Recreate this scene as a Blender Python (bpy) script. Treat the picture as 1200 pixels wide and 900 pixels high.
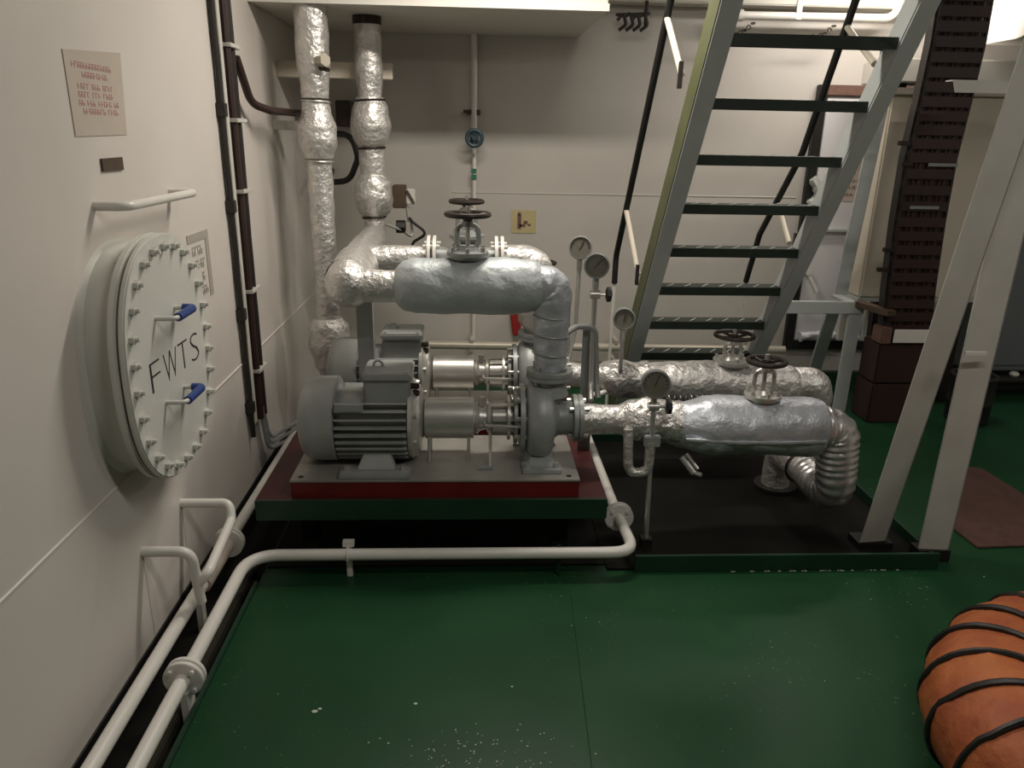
import bpy, bmesh, math, random
from mathutils import Vector, Matrix, noise
random.seed(7)
for o in list(bpy.data.objects): bpy.data.objects.remove(o)
S = bpy.context.scene
COL = S.collection
PI = math.pi

# ------------------------------------------------------------------ camera
FPX, H = 885.0, 1.55
PSI, TH, RHO = math.radians(2.986), math.radians(18.209), math.radians(1.1)
fw = Vector((math.sin(PSI)*math.cos(TH), math.cos(PSI)*math.cos(TH), -math.sin(TH)))
r0 = Vector((math.cos(PSI), -math.sin(PSI), 0)); u0 = r0.cross(fw)
rt = r0*math.cos(RHO)+u0*math.sin(RHO); up = u0*math.cos(RHO)-r0*math.sin(RHO)
CAMP = Vector((0, 0, H))
cd = bpy.data.cameras.new('camera'); cam = bpy.data.objects.new('camera', cd); COL.objects.link(cam)
cd.sensor_width = 36; cd.lens = FPX/1200*36; cd.clip_start = .05
M = Matrix((rt, up, -fw)).transposed().to_4x4(); M.translation = CAMP
cam.matrix_world = M
S.camera = cam
def ray(x, y): return fw+rt*((x-600)/FPX)-up*((y-450)/FPX)
def UY(x, y, Y): d = ray(x, y); return CAMP+d*(Y/d.y)          # pixel -> point on the plane at depth Y
def UX(x, y, X): d = ray(x, y); return CAMP+d*(X/d.x)
def UZ(x, y, Z): d = ray(x, y); return CAMP+d*((Z-H)/d.z)

# ------------------------------------------------------------------ world, exposure
w = bpy.data.worlds.new('world'); S.world = w; w.use_nodes = True
w.node_tree.nodes['Background'].inputs[0].default_value = (.5, .5, .5, 1)
w.node_tree.nodes['Background'].inputs[1].default_value = .05
S.view_settings.view_transform = 'Standard'; S.view_settings.look = 'None'
S.view_settings.exposure = 0.0; S.view_settings.gamma = 1.0; S.view_settings.use_curve_mapping = False
# lamps of the room: (x, y, z, size x, size y, watts, colour); built as fittings further down
LAMPS = [(0.25, 3.05, 2.50, 1.1, .12, 33, (1, .92, .82)),
         (2.15, 4.20, 2.46, .9, .12, 17, (1, .92, .84)),
         (0.9, .95, 2.50, 1.1, .12, 17, (1, .95, .88)),
         (3.4, 1.9, 2.50, 1.1, .12, 15, (1, .95, .88))]

# ------------------------------------------------------------------ materials
MATS = {}
def mat(name, col, rough=.5, metal=0., var=.0, vscale=6., bump=0., bscale=40., col2=None, coat=0., bdist=.004, emis=0.):
    if name in MATS: return MATS[name]
    m = bpy.data.materials.new(name); m.use_nodes = True; nt = m.node_tree; b = nt.nodes['Principled BSDF']
    b.inputs['Base Color'].default_value = (*col, 1); b.inputs['Roughness'].default_value = rough
    b.inputs['Metallic'].default_value = metal; b.inputs['Coat Weight'].default_value = coat
    if emis:
        b.inputs['Emission Color'].default_value = (*col, 1); b.inputs['Emission Strength'].default_value = emis
    tc = nt.nodes.new('ShaderNodeTexCoord')
    if var or col2:
        n = nt.nodes.new('ShaderNodeTexNoise'); n.inputs['Scale'].default_value = vscale; n.inputs['Detail'].default_value = 5
        nt.links.new(tc.outputs['Object'], n.inputs['Vector'])
        r = nt.nodes.new('ShaderNodeValToRGB'); r.color_ramp.elements[0].position = .35; r.color_ramp.elements[1].position = .68
        c2 = col2 if col2 else tuple(c*(1-var) for c in col)
        r.color_ramp.elements[0].color = (*c2, 1); r.color_ramp.elements[1].color = (*col, 1)
        nt.links.new(n.outputs['Fac'], r.inputs['Fac']); nt.links.new(r.outputs['Color'], b.inputs['Base Color'])
    if bump:
        n2 = nt.nodes.new('ShaderNodeTexNoise'); n2.inputs['Scale'].default_value = bscale; n2.inputs['Detail'].default_value = 4
        nt.links.new(tc.outputs['Object'], n2.inputs['Vector'])
        bp = nt.nodes.new('ShaderNodeBump'); bp.inputs['Strength'].default_value = bump; bp.inputs['Distance'].default_value = bdist
        nt.links.new(n2.outputs['Fac'], bp.inputs['Height']); nt.links.new(bp.outputs['Normal'], b.inputs['Normal'])
    MATS[name] = m; return m
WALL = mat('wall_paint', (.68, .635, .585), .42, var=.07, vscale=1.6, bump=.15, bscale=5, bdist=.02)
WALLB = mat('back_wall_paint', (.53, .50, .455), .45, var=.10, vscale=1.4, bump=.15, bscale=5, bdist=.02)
WHITE = mat('white_paint', (.72, .70, .65), .35, var=.06, vscale=5)
CREAM = mat('cream_paint', (.66, .60, .49), .45, var=.08, vscale=3)
DUCTM = mat('duct_paint', (.68, .65, .58), .5, var=.05, vscale=2)
FOIL = mat('foil', (.74, .72, .69), .42, .72, var=.2, vscale=14, bump=.8, bscale=34, bdist=.014)
FOIL3 = mat('foil_ribbed', (.70, .69, .68), .34, .8, var=.2, vscale=14, bump=.3, bscale=40, bdist=.008)
FOIL2 = mat('foil_crumpled', (.74, .72, .69), .36, .75, var=.25, vscale=16, bump=.9, bscale=30, bdist=.018)
CLOTH = mat('silver_cloth', (.50, .54, .55), .50, .30, var=.16, vscale=7, bump=.7, bscale=18, bdist=.014)
CLOTHB = mat('silver_cloth_blue', (.60, .63, .68), .42, .45, var=.2, vscale=8, bump=.6, bscale=26, bdist=.012)
MOTOR = mat('motor_grey', (.33, .345, .335), .42, .15, var=.14, vscale=9, bump=.1, bscale=60)
PUMPG = mat('pump_grey', (.35, .37, .36), .45, .2, var=.2, vscale=12, bump=.15, bscale=50)
STEEL = mat('bright_steel', (.62, .61, .57), .36, .65, var=.15, vscale=8)
PLATEM = mat('base_plate_metal', (.40, .385, .35), .42, .45, var=.25, vscale=7)
DARKRED = mat('dark_red_paint', (.065, .006, .006), .5, var=.4, vscale=6)
RED = mat('red_paint', (.15, .010, .009), .45, var=.3, vscale=8)
GREENBAR = mat('dark_green_paint', (.012, .045, .024), .4, var=.3, vscale=6)
BLACK = mat('black_rubber', (.012, .011, .010), .5)
DARKIRON = mat('dark_iron', (.045, .034, .028), .45, .5, var=.4, vscale=30)
RAILBLK = mat('black_rail', (.013, .012, .011), .45)
TREADM = mat('tread_green', (.010, .022, .014), .5, var=.3, vscale=20)
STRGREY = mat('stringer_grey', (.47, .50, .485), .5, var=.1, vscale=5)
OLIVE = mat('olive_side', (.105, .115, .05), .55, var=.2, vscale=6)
LEGM = mat('leg_paint', (.60, .585, .53), .5, var=.12, vscale=6)
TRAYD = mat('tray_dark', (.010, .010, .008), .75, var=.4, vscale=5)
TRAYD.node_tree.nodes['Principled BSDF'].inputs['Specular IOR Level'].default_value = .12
GUTTER = mat('gutter', (.040, .035, .022), .7, var=.4, vscale=7)
CABLEB = mat('brown_cables', (.036, .015, .012), .5, var=.2, vscale=18)
CABLEK = mat('black_cable', (.018, .014, .012), .5)
PAPER = mat('paper', (.52, .45, .38), .7, var=.06, vscale=9)
PINKINK = mat('faded_red_ink', (.42, .22, .19), .8)
PLACARD = mat('placard', (.40, .37, .33), .6, var=.1, vscale=20)
INK = mat('black_paint_marks', (.02, .02, .02), .6)
INKG = mat('grey_ink', (.12, .11, .10), .6)
BLUE = mat('blue_grip', (.012, .045, .20), .35)
COVER = mat('cover_paint', (.63, .63, .58), .38, var=.06, vscale=5)
BROWNB = mat('brown_box', (.085, .055, .035), .5, var=.3, vscale=20)
YELLOW = mat('yellow_sticker', (.50, .42, .22), .6, var=.1, vscale=14)
GREENT = mat('green_tag', (.02, .16, .09), .5)
TEAL = mat('teal_wheel', (.030, .060, .075), .4)
REDT = mat('red_cloth', (.28, .015, .012), .6)
DIAL = mat('dial_face', (.16, .15, .12), .55, var=.2, vscale=30)
GREYPIPE = mat('grey_pipe', (.30, .31, .30), .42, .2, var=.12, vscale=10)
GCAB = mat('grey_cabinet', (.19, .205, .215), .5, var=.06, vscale=2)
ORANGE = mat('orange_fabric', (.42, .125, .030), .65, col2=(.29, .065, .020), vscale=7, bump=.7, bscale=13, bdist=.02)
MATM = mat('brown_mat', (.085, .036, .026), .8, var=.3, vscale=14, bump=.4, bscale=120)
RUST = mat('rust_paint', (.17, .095, .07), .5, var=.3, vscale=20)
LAMPM = mat('lamp_diffuser', (1, .93, .82), .5, emis=2.5)
PLASTIC = mat('clear_plastic_bag', (.75, .74, .76), .25)
DOORW = mat('door_paint', (.70, .69, .70), .4, var=.04, vscale=4)
BRASS = mat('tan_pipe', (.50, .46, .38), .4, .2)
YELK = mat('yellow_black', (.45, .36, .05), .5)
def floor_mat():
    m = bpy.data.materials.new('green_deck_paint'); m.use_nodes = True; nt = m.node_tree; b = nt.nodes['Principled BSDF']
    tc = nt.nodes.new('ShaderNodeTexCoord')
    n = nt.nodes.new('ShaderNodeTexNoise'); n.inputs['Scale'].default_value = 2.2; n.inputs['Detail'].default_value = 6
    nt.links.new(tc.outputs['Object'], n.inputs['Vector'])
    r = nt.nodes.new('ShaderNodeValToRGB'); r.color_ramp.elements[0].position = .3; r.color_ramp.elements[1].position = .75
    r.color_ramp.elements[0].color = (.009, .042, .016, 1); r.color_ramp.elements[1].color = (.013, .060, .023, 1)
    nt.links.new(n.outputs['Fac'], r.inputs['Fac'])
    # worn pale specks
    v = nt.nodes.new('ShaderNodeTexNoise'); v.inputs['Scale'].default_value = 95; v.inputs['Detail'].default_value = 2
    nt.links.new(tc.outputs['Object'], v.inputs['Vector'])
    big = nt.nodes.new('ShaderNodeTexNoise'); big.inputs['Scale'].default_value = 2.6
    nt.links.new(tc.outputs['Object'], big.inputs['Vector'])
    ad = nt.nodes.new('ShaderNodeMath'); ad.operation = 'MULTIPLY_ADD'; ad.inputs[1].default_value = .28
    nt.links.new(big.outputs['Fac'], ad.inputs[0]); nt.links.new(v.outputs['Fac'], ad.inputs[2])
    g = nt.nodes.new('ShaderNodeMath'); g.operation = 'GREATER_THAN'; g.inputs[1].default_value = .90
    nt.links.new(ad.outputs[0], g.inputs[0])
    mx = nt.nodes.new('ShaderNodeMix'); mx.data_type = 'RGBA'
    nt.links.new(g.outputs[0], mx.inputs['Factor']); nt.links.new(r.outputs['Color'], mx.inputs['A']); mx.inputs['B'].default_value = (.16, .22, .12, 1)
    nt.links.new(mx.outputs['Result'], b.inputs['Base Color'])
    rr = nt.nodes.new('ShaderNodeMapRange'); rr.inputs['To Min'].default_value = .30; rr.inputs['To Max'].default_value = .46
    nt.links.new(n.outputs['Fac'], rr.inputs['Value']); nt.links.new(rr.outputs['Result'], b.inputs['Roughness'])
    b.inputs['Specular IOR Level'].default_value = .2
    return m
FLOORM = floor_mat()

# ------------------------------------------------------------------ mesh helpers
def V(*a): return Vector(a)
class MB:
    def __init__(s): s.v = []; s.f = []
    def hexa(s, p):            # 8 corners: bottom ring then top ring
        k = len(s.v); s.v += [Vector(q) for q in p]
        s.f += [tuple(k+i for i in q) for q in ((3, 2, 1, 0), (4, 5, 6, 7), (0, 1, 5, 4), (1, 2, 6, 5), (2, 3, 7, 6), (3, 0, 4, 7))]
        return s
    def box(s, x0, x1, y0, y1, z0, z1):
        return s.hexa([(x0, y0, z0), (x1, y0, z0), (x1, y1, z0), (x0, y1, z0), (x0, y0, z1), (x1, y0, z1), (x1, y1, z1), (x0, y1, z1)])
    def bar(s, a, b, wx, wy, side=V(1, 0, 0)):   # rectangular bar from a to b; wx along 'side', wy across
        a, b = Vector(a), Vector(b); d = (b-a).normalized(); sx = (side-d*side.dot(d)).normalized(); sy = d.cross(sx)
        c = [(-1, -1), (1, -1), (1, 1), (-1, 1)]
        return s.hexa([p+sx*(wx/2*i)+sy*(wy/2*j) for p in (a, b) for i, j in c])
    def tube(s, pts, r, n=14, caps=True, wob=0., wf=9., seed=0., fold=0.):
        pts = [Vector(p) for p in pts]; m = len(pts)
        rs = r if isinstance(r, (list, tuple)) else [r]*m
        t = [(pts[min(i+1, m-1)]-pts[max(i-1, 0)]).normalized() for i in range(m)]
        ref = V(0, 0, 1) if abs(t[0].z) < .9 else V(1, 0, 0)
        a = (ref-t[0]*ref.dot(t[0])).normalized(); k = len(s.v)
        for i in range(m):
            a = (a-t[i]*a.dot(t[i])).normalized(); b = t[i].cross(a)
            for j in range(n):
                q = 2*PI*j/n; d = a*math.cos(q)+b*math.sin(q); rr = rs[i]
                if wob:
                    pp = pts[i]+d*rr
                    rr *= 1+wob*noise.noise(pp*wf+V(seed, 0, 0))+wob*.5*noise.noise(pp*wf*2.7+V(0, seed, 0))
                if fold: rr *= 1+fold*math.sin(i*1.35+.7*math.sin(q*2))
                s.v.append(pts[i]+d*rr)
        for i in range(m-1):
            for j in range(n):
                j2 = (j+1) % n
                s.f.append((k+i*n+j, k+i*n+j2, k+(i+1)*n+j2, k+(i+1)*n+j))
        if caps:
            s.f.append(tuple(k+j for j in range(n))[::-1]); s.f.append(tuple(k+(m-1)*n+j for j in range(n)))
        return s
    def cyl(s, a, b, r, n=16, r2=None): return s.tube([a, b], [r, r if r2 is None else r2], n)
    def ring(s, a, b, ro, ri, n=24):     # annular disc with hole
        a, b = Vector(a), Vector(b); d = (b-a).normalized(); ref = V(0, 0, 1) if abs(d.z) < .9 else V(1, 0, 0)
        u = (ref-d*ref.dot(d)).normalized(); w_ = d.cross(u); k = len(s.v)
        for j in range(n):
            q = 2*PI*j/n; e = u*math.cos(q)+w_*math.sin(q)
            s.v += [a+e*ri, a+e*ro, b+e*ro, b+e*ri]
        for j in range(n):
            p, q = k+4*j, k+4*((j+1) % n)
            for c in range(4): s.f.append((p+c, q+c, q+(c+1) % 4, p+(c+1) % 4))
        return s
    def torus(s, c, ax, R, r, n=28, m=8, a0=0., a1=2*PI):
        c, ax = Vector(c), Vector(ax).normalized(); ref = V(0, 0, 1) if abs(ax.z) < .9 else V(1, 0, 0)
        u = (ref-ax*ref.dot(ax)).normalized(); w_ = ax.cross(u); k = len(s.v)
        for i in range(n):
            q = 2*PI*i/n; e = u*math.cos(q)+w_*math.sin(q)
            for j in range(m):
                p = 2*PI*j/m; s.v.append(c+e*(R+r*math.cos(p))+ax*(r*math.sin(p)))
        for i in range(n):
            for j in range(m):
                s.f.append((k+i*m+j, k+((i+1) % n)*m+j, k+((i+1) % n)*m+(j+1) % m, k+i*m+(j+1) % m))
        return s
    def lathe(s, o, ax, prof, n=24, wob=0., wf=9., seed=0.):
        o, ax = Vector(o), Vector(ax).normalized()
        return s.tube_prof([o+ax*h for h, _ in prof], [r for _, r in prof], ax, n, wob, wf, seed)
    def tube_prof(s, pts, rs, ax, n, wob, wf, seed):
        ref = V(0, 0, 1) if abs(ax.z) < .9 else V(1, 0, 0); a = (ref-ax*ref.dot(ax)).normalized(); b = ax.cross(a); k = len(s.v); m = len(pts)
        for p, r in zip(pts, rs):
            for j in range(n):
                q = 2*PI*j/n; d = a*math.cos(q)+b*math.sin(q); rr = r
                if wob:
                    pp = p+d*r; rr *= 1+wob*noise.noise(pp*wf+V(seed, 0, 0))+wob*.5*noise.noise(pp*wf*2.7)
                s.v.append(p+d*rr)
        for i in range(m-1):
            for j in range(n):
                j2 = (j+1) % n; s.f.append((k+i*n+j, k+i*n+j2, k+(i+1)*n+j2, k+(i+1)*n+j))
        s.f.append(tuple(k+j for j in range(n))[::-1]); s.f.append(tuple(k+(m-1)*n+j for j in range(n)))
        return s
    def prism(s, poly, off):    # poly: list of 3D points, extruded by vector off
        off = Vector(off); k = len(s.v); n = len(poly); s.v += [Vector(p) for p in poly]+[Vector(p)+off for p in poly]
        s.f.append(tuple(range(k, k+n))[::-1]); s.f.append(tuple(range(k+n, k+2*n)))
        for i in range(n): j = (i+1) % n; s.f.append((k+i, k+j, k+n+j, k+n+i))
        return s
ORG = {}
def thing(name, label, cat, loc, group=None, kind=None):
    o = bpy.data.objects.new(name, None); COL.objects.link(o); o.location = loc; o.empty_display_size = .05
    ORG[o.name] = Vector(loc); tag(o, label, cat, group, kind); return o
def tag(o, label=None, cat=None, group=None, kind=None):
    if label: o['label'] = label
    if cat: o['category'] = cat
    if group: o['group'] = group
    if kind: o['kind'] = kind
    return o
def build(mb, name, m, parent=None, bevel=0., smooth=True, label=None, cat=None, group=None, kind=None, ang=38):
    if parent is not None: org = ORG[parent.name]
    else:
        xs = [p.x for p in mb.v]; ys = [p.y for p in mb.v]; zs = [p.z for p in mb.v]
        org = V((min(xs)+max(xs))/2, (min(ys)+max(ys))/2, min(zs))
    me = bpy.data.meshes.new(name); me.from_pydata([p-org for p in mb.v], [], mb.f)
    bm = bmesh.new(); bm.from_mesh(me); bmesh.ops.recalc_face_normals(bm, faces=bm.faces)
    if bevel:
        es = [e for e in bm.edges if len(e.link_faces) == 2 and e.calc_face_angle() > .6]
        bmesh.ops.bevel(bm, geom=es, offset=bevel, segments=2, affect='EDGES', clamp_overlap=True)
    bm.to_mesh(me); bm.free()
    if smooth:
        me.polygons.foreach_set('use_smooth', [True]*len(me.polygons)); me.set_sharp_from_angle(angle=math.radians(ang))
    me.materials.append(m)
    o = bpy.data.objects.new(name, me); COL.objects.link(o)
    if parent is not None: o.parent = parent
    else: o.location = org
    ORG[o.name] = org; tag(o, label, cat, group, kind); return o
def struct(mb, name, m, parent=None, **k): return build(mb, name, m, parent, kind=None if parent else 'structure', **k)
def bolts_of(parent, name, segs, r, m, n=6):
    first = None; a0 = None
    for a, b in segs:
        a, b = Vector(a), Vector(b)
        if first is None: first = build(MB().cyl(a, b, r, n), name, m, parent); a0 = a
        else: c = first.copy(); COL.objects.link(c); c.parent = parent; c.location = a-a0
def copy_tree(o, off=None, parent=None, label=None):
    c = o.copy(); COL.objects.link(c); c.parent = parent
    if off is not None: c.location = o.location+Vector(off); ORG[c.name] = ORG[o.name]+Vector(off)
    if label: c['label'] = label
    for ch in o.children: copy_tree(ch, None, c)
    return c
def fillet(pts, rad, n=8):
    pts = [Vector(p) for p in pts]; out = [pts[0]]
    for i in range(1, len(pts)-1):
        p, a, b = pts[i], pts[i-1], pts[i+1]; u = (a-p); v = (b-p); rr = rad[i-1] if isinstance(rad, (list, tuple)) else rad
        half = u.angle(v)/2; t = min(rr/math.tan(half), u.length*.49, v.length*.49)
        A, B = p+u.normalized()*t, p+v.normalized()*t
        for k in range(n+1):
            q = k/n; out.append(A*(1-q)**2+p*(2*q*(1-q))+B*q*q)
    out.append(pts[-1]); return out
def dense(pts, step=.02):
    out = []
    for a, b in zip(pts[:-1], pts[1:]):
        a, b = Vector(a), Vector(b); n = max(1, int((b-a).length/step))
        out += [a.lerp(b, k/n) for k in range(n)]
    out.append(Vector(pts[-1])); return out
def text(s, name, m, parent, at, right, upv, size, depth=.002, align='LEFT', thin=0.):
    cu = bpy.data.curves.new(name, 'FONT'); cu.body = s; cu.size = size; cu.extrude = depth; cu.align_x = align; cu.resolution_u = 3; cu.offset = -thin
    t = bpy.data.objects.new(name+'_src', cu); COL.objects.link(t)
    bpy.context.view_layer.update()
    me = bpy.data.meshes.new_from_object(t); bpy.data.objects.remove(t)
    R_ = Vector(right).normalized(); U_ = Vector(upv).normalized(); N_ = R_.cross(U_)
    me.transform(Matrix((R_, U_, N_)).transposed().to_4x4())
    me.materials.clear(); me.materials.append(m); me.name = name
    o = bpy.data.objects.new(name, me); COL.objects.link(o); o.parent = parent; o.location = Vector(at)-ORG[parent.name]
    ORG[o.name] = Vector(at); return o

# ------------------------------------------------------------------ the room
WX, WY, CZ = -1.01, 4.75, 2.62
XR, YN = 4.7, -2.2
fl = struct(MB().box(-.775, XR, YN, WY, -.10, 0), 'floor', FLOORM, smooth=False)
struct(MB().box(WX, -.775, YN, WY, -.10, -.045), 'gutter', TRAYD, fl, smooth=False)
struct(MB().box(-.885, -.825, YN, 2.6, -.045, -.012), 'gutter_bar', GUTTER, fl, bevel=.004)
struct(MB().box(WX+.001, WX+.007, YN, 3.9, -.044, .022), 'baseboard_left', BLACK, smooth=False)
tri = struct(MB().box(-.79, -.776, YN, 2.40, -.04, .012), 'trim_1', GREENBAR, bevel=.004)
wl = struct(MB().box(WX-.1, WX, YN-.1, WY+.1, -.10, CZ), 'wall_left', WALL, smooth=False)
struct(MB().tube(dense([(WX, YN, .586), (WX, WY, .584)], .05), .0045, 6, wob=.2, wf=30), 'weld_seam', WALL, wl)
struct(MB().tube(dense([(WX, 2.395, .31), (WX, 2.395, -.04)], .05), .003, 6), 'weld_seam', WALL, wl)
struct(MB().tube(dense([(WX, 2.075, .33), (WX, 2.075, -.04)], .05), .003, 6), 'weld_seam', WALL, wl)
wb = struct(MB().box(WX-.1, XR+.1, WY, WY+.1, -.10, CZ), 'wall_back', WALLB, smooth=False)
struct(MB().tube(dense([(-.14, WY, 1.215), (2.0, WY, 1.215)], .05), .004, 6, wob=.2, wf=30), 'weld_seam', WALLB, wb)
struct(MB().box(XR, XR+.1, YN-.1, WY+.1, -.10, CZ), 'wall_right', WALL, smooth=False)
struct(MB().box(WX-.1, XR+.1, YN-.1, YN, -.10, CZ), 'wall_front', mat('far_wall', (.30, .30, .28), .6), smooth=False)
struct(MB().box(WX-.1, XR+.1, YN-.1, WY+.1, CZ, CZ+.1), 'ceiling', mat('ceiling_paint', (.55, .53, .49), .5), smooth=False)
struct(MB().box(.55, XR, WY-.05, WY-.001, 0, .09), 'baseboard_back', GREENBAR, bevel=.004)
struct(MB().box(.6, XR, WY-.14, WY, 2.27, 2.40), 'trim_2', DUCTM, bevel=.006)      # deck beam along the back wall

# lamps
def lamp(i, x, y, z, sx, sy, wt, c):
    lab = ['long ceiling fluorescent batten hanging above the two pumps', 'ceiling fluorescent batten beside the ladder near the back wall',
           'ceiling fluorescent batten over the open green deck', 'ceiling fluorescent batten over the right side of the deck'][i]
    t = thing('ceiling_lamp', lab, 'lamp', (x, y, z), 'ceiling battens')
    build(MB().box(x-sx/2-.03, x+sx/2+.03, y-sy/2-.02, y+sy/2+.02, z+.03, CZ-.001), 'housing', WHITE, t, bevel=.01)
    build(MB().tube([(x-sx/2, y, z+.02), (x+sx/2, y, z+.02)], .018, 12), 'lamp_tube', LAMPM, t)
    ld = bpy.data.lights.new('lamp_light', 'AREA'); ld.shape = 'RECTANGLE'; ld.size = sx; ld.size_y = sy; ld.energy = wt; ld.color = c
    lo = bpy.data.objects.new('lamp_light', ld); COL.objects.link(lo); lo.parent = t; lo.location = (0, 0, -.005)
for i, L in enumerate(LAMPS): lamp(i, *L)

# air duct above the risers
t = thing('air_duct', 'cream rectangular air duct running along the back wall above the lagged risers', 'duct', (-.2, 4.2, 2.095))
build(MB().box(WX+.002, .60, 3.765, WY-.002, 2.095, 2.45), 'duct_body', DUCTM, t, bevel=.006)
build(MB().box(WX+.002, .605, 3.755, 3.765, 2.093, 2.125), 'edge_strip', WHITE, t)

# ------------------------------------------------------------------ left wall fittings
def wallplate(pts, th, X=WX):
    return MB().prism([UX(x, y, X+.0005) for x, y in pts], (th, 0, 0))
sg = build(wallplate([(72, 57), (140, 62), (148, 158), (88, 160)], .002), 'paper_notice', PAPER, label='faded paper notice with red lettering stuck on the left wall', cat='notice')
def scribble(name, m, parent, at, right, words, h, cw, depth):
    # illegible lettering: small strokes grouped in words
    rnd = random.Random(int(at[2]*1000)); m_ = MB(); x = 0.; R_ = Vector(right).normalized(); at = Vector(at); N_ = R_.cross(V(0, 0, 1))*depth
    def stroke(x0, z0, x1, z1): m_.prism([at+R_*x0+V(0, 0, z0), at+R_*x1+V(0, 0, z0), at+R_*x1+V(0, 0, z1), at+R_*x0+V(0, 0, z1)], N_)
    for n_ in words:
        for _ in range(n_):
            stroke(x, 0, x+cw*.22, h); k = rnd.random()
            if k < .6: stroke(x+cw*.22, h*.8, x+cw*.75, h)
            if k > .3: stroke(x+cw*.22, h*.38, x+cw*.7, h*.56)
            if .2 < k < .8: stroke(x+cw*.55, 0, x+cw*.75, h*.5)
            x += cw
        x += cw*.8
    return build(m_, name, m, parent, smooth=False)
for x, y, words in ((83, 75, (14,)), (96, 88, (9,)), (91, 101, (4, 3, 4)), (92, 111, (4, 3, 4)), (93, 121, (2, 3, 5, 2)), (98, 131, (8, 4))):
    p = UX(x, y, WX+.0026); scribble('printed_line', PINKINK, sg, p-V(0, 0, .006), (0, 1, 0), words, .015, .0158, .0004)
build(wallplate([(117, 186), (141, 184), (143, 199), (119, 201)], .006), 'nameplate', BROWNB, label='small dark metal tag fixed to the left wall below the paper notice', cat='tag')
g = [UX(97, 236, WX), UX(210, 225, WX)]
y0, y1, zg = 2.10, 2.62, 1.352
build(MB().tube(fillet([(WX, y0, zg), (WX+.085, y0, zg), (WX+.085, y1, zg), (WX, y1, zg)], .05), .013, 12), 'grab_bar', WHITE, label='white bent steel grab bar welded to the left wall above the tank manhole', cat='handle')

# manhole
XC, MY, MZ, MA, MBb = -.885, 2.185, .915, .305, .355
t = thing('tank_manhole', 'white bolted tank manhole cover with blue handles lettered FWTS', 'manhole', (WX, MY, MZ-MBb))
def oval(a, b, n=72, e=2.35):
    out = []
    for i in range(n):
        q = 2*PI*i/n; c, s = math.cos(q), math.sin(q)
        out.append((a*math.copysign(abs(c)**(2/e), c), b*math.copysign(abs(s)**(2/e), s)))
    return out
def ovalprism(a, b, x0, x1): return MB().prism([(x0, MY+p, MZ+q) for p, q in oval(a, b)], (x1-x0, 0, 0))
# neck flares a little where it meets the wall
mb = MB(); rings = [(WX, .292, .34), (WX+.012, .28, .33), (XC-.055, .277, .327), (XC-.045, .277, .327)]
for x, a, b in rings: mb.v += [V(x, MY+p, MZ+q) for p, q in oval(a, b)]
for i in range(3):
    for j in range(72): mb.f.append((i*72+j, i*72+(j+1) % 72, (i+1)*72+(j+1) % 72, (i+1)*72+j))
build(mb, 'neck', COVER, t)
build(ovalprism(MA, MBb, XC-.046, XC-.024), 'flange', COVER, t, bevel=.004)
build(ovalprism(MA-.012, MBb-.012, XC-.024, XC-.018), 'gasket', GREYPIPE, t)
cov = build(ovalprism(MA, MBb, XC-.018, XC), 'cover_plate', COVER, t, bevel=.004)
bolt = None; pts = oval(MA-.035, MBb-.035, 400); acc = [0]
for i in range(400): a, b = pts[i], pts[(i+1) % 400]; acc.append(acc[-1]+math.hypot(b[0]-a[0], b[1]-a[1]))
NB = 26
for k in range(NB):
    L = acc[-1]*(k+.4)/NB; i = max(j for j in range(400) if acc[j] <= L); p, q = pts[i]
    if bolt is None:
        m_ = MB().cyl((XC, MY+p, MZ+q), (XC+.013, MY+p, MZ+q), .0135, 6); m_.cyl((XC+.013, MY+p, MZ+q), (XC+.024, MY+p, MZ+q), .007, 8)
        bolt = build(m_, 'bolt', COVER, t, ang=30); b0 = (p, q)
    else:
        c = bolt.copy(); COL.objects.link(c); c.parent = t; c.location = (0, p-b0[0], q-b0[1])
for (hx, hy) in ((218, 366), (229, 461)):
    c = UX(hx, hy, XC+.055); y_, z_ = c.y, c.z
    h = build(MB().tube(fillet([(XC-.002, y_-.08, z_), (XC+.055, y_-.08, z_), (XC+.055, y_+.06, z_), (XC-.002, y_+.06, z_)], .02), .007, 10), 'handle', COVER, t)
    build(MB().tube(fillet([(XC+.055, y_-.062, z_), (XC+.055, y_+.06, z_), (XC+.025, y_+.06, z_)], .02), .0125, 12), 'grip', BLUE, h, label='blue sleeve on the handle')
for ch, ya_, yb_ in (('F', 2.01, 2.075), ('W', 2.105, 2.20), ('T', 2.215, 2.29), ('S', 2.315, 2.38)):
    o_ = text(ch, 'letter', INK, t, (XC+.0005, ya_, MZ-.062), (0, 1, 0), (0, 0, 1), .132, .0008, thin=.0035)
    ys_ = [v.co.y for v in o_.data.vertices]; f_ = (yb_-ya_)/(max(ys_)-min(ys_)); m0 = min(ys_)
    for v in o_.data.vertices: v.co.y = (v.co.y-m0)*f_
# stencilled placard behind the manhole
pl = build(MB().box(WX, WX+.0025, 2.72, 2.935, 1.165, 1.195).box(WX, WX+.0025, 2.90, 2.935, .95, 1.165), 'stencil_marks', PLACARD, smooth=False, label='grey painted corner border with stencilled marks on the wall behind the manhole cover', cat='marking')
for k, (yy, ws) in enumerate(((2.76, (4,)), (2.75, (5,)), (2.84, (1,)), (2.81, (3,)))):
    scribble('stencil_line', PLACARD, pl, (WX+.001, yy, 1.115-k*.05), (0, 1, 0), ws, .034, .027, .0006)

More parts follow.
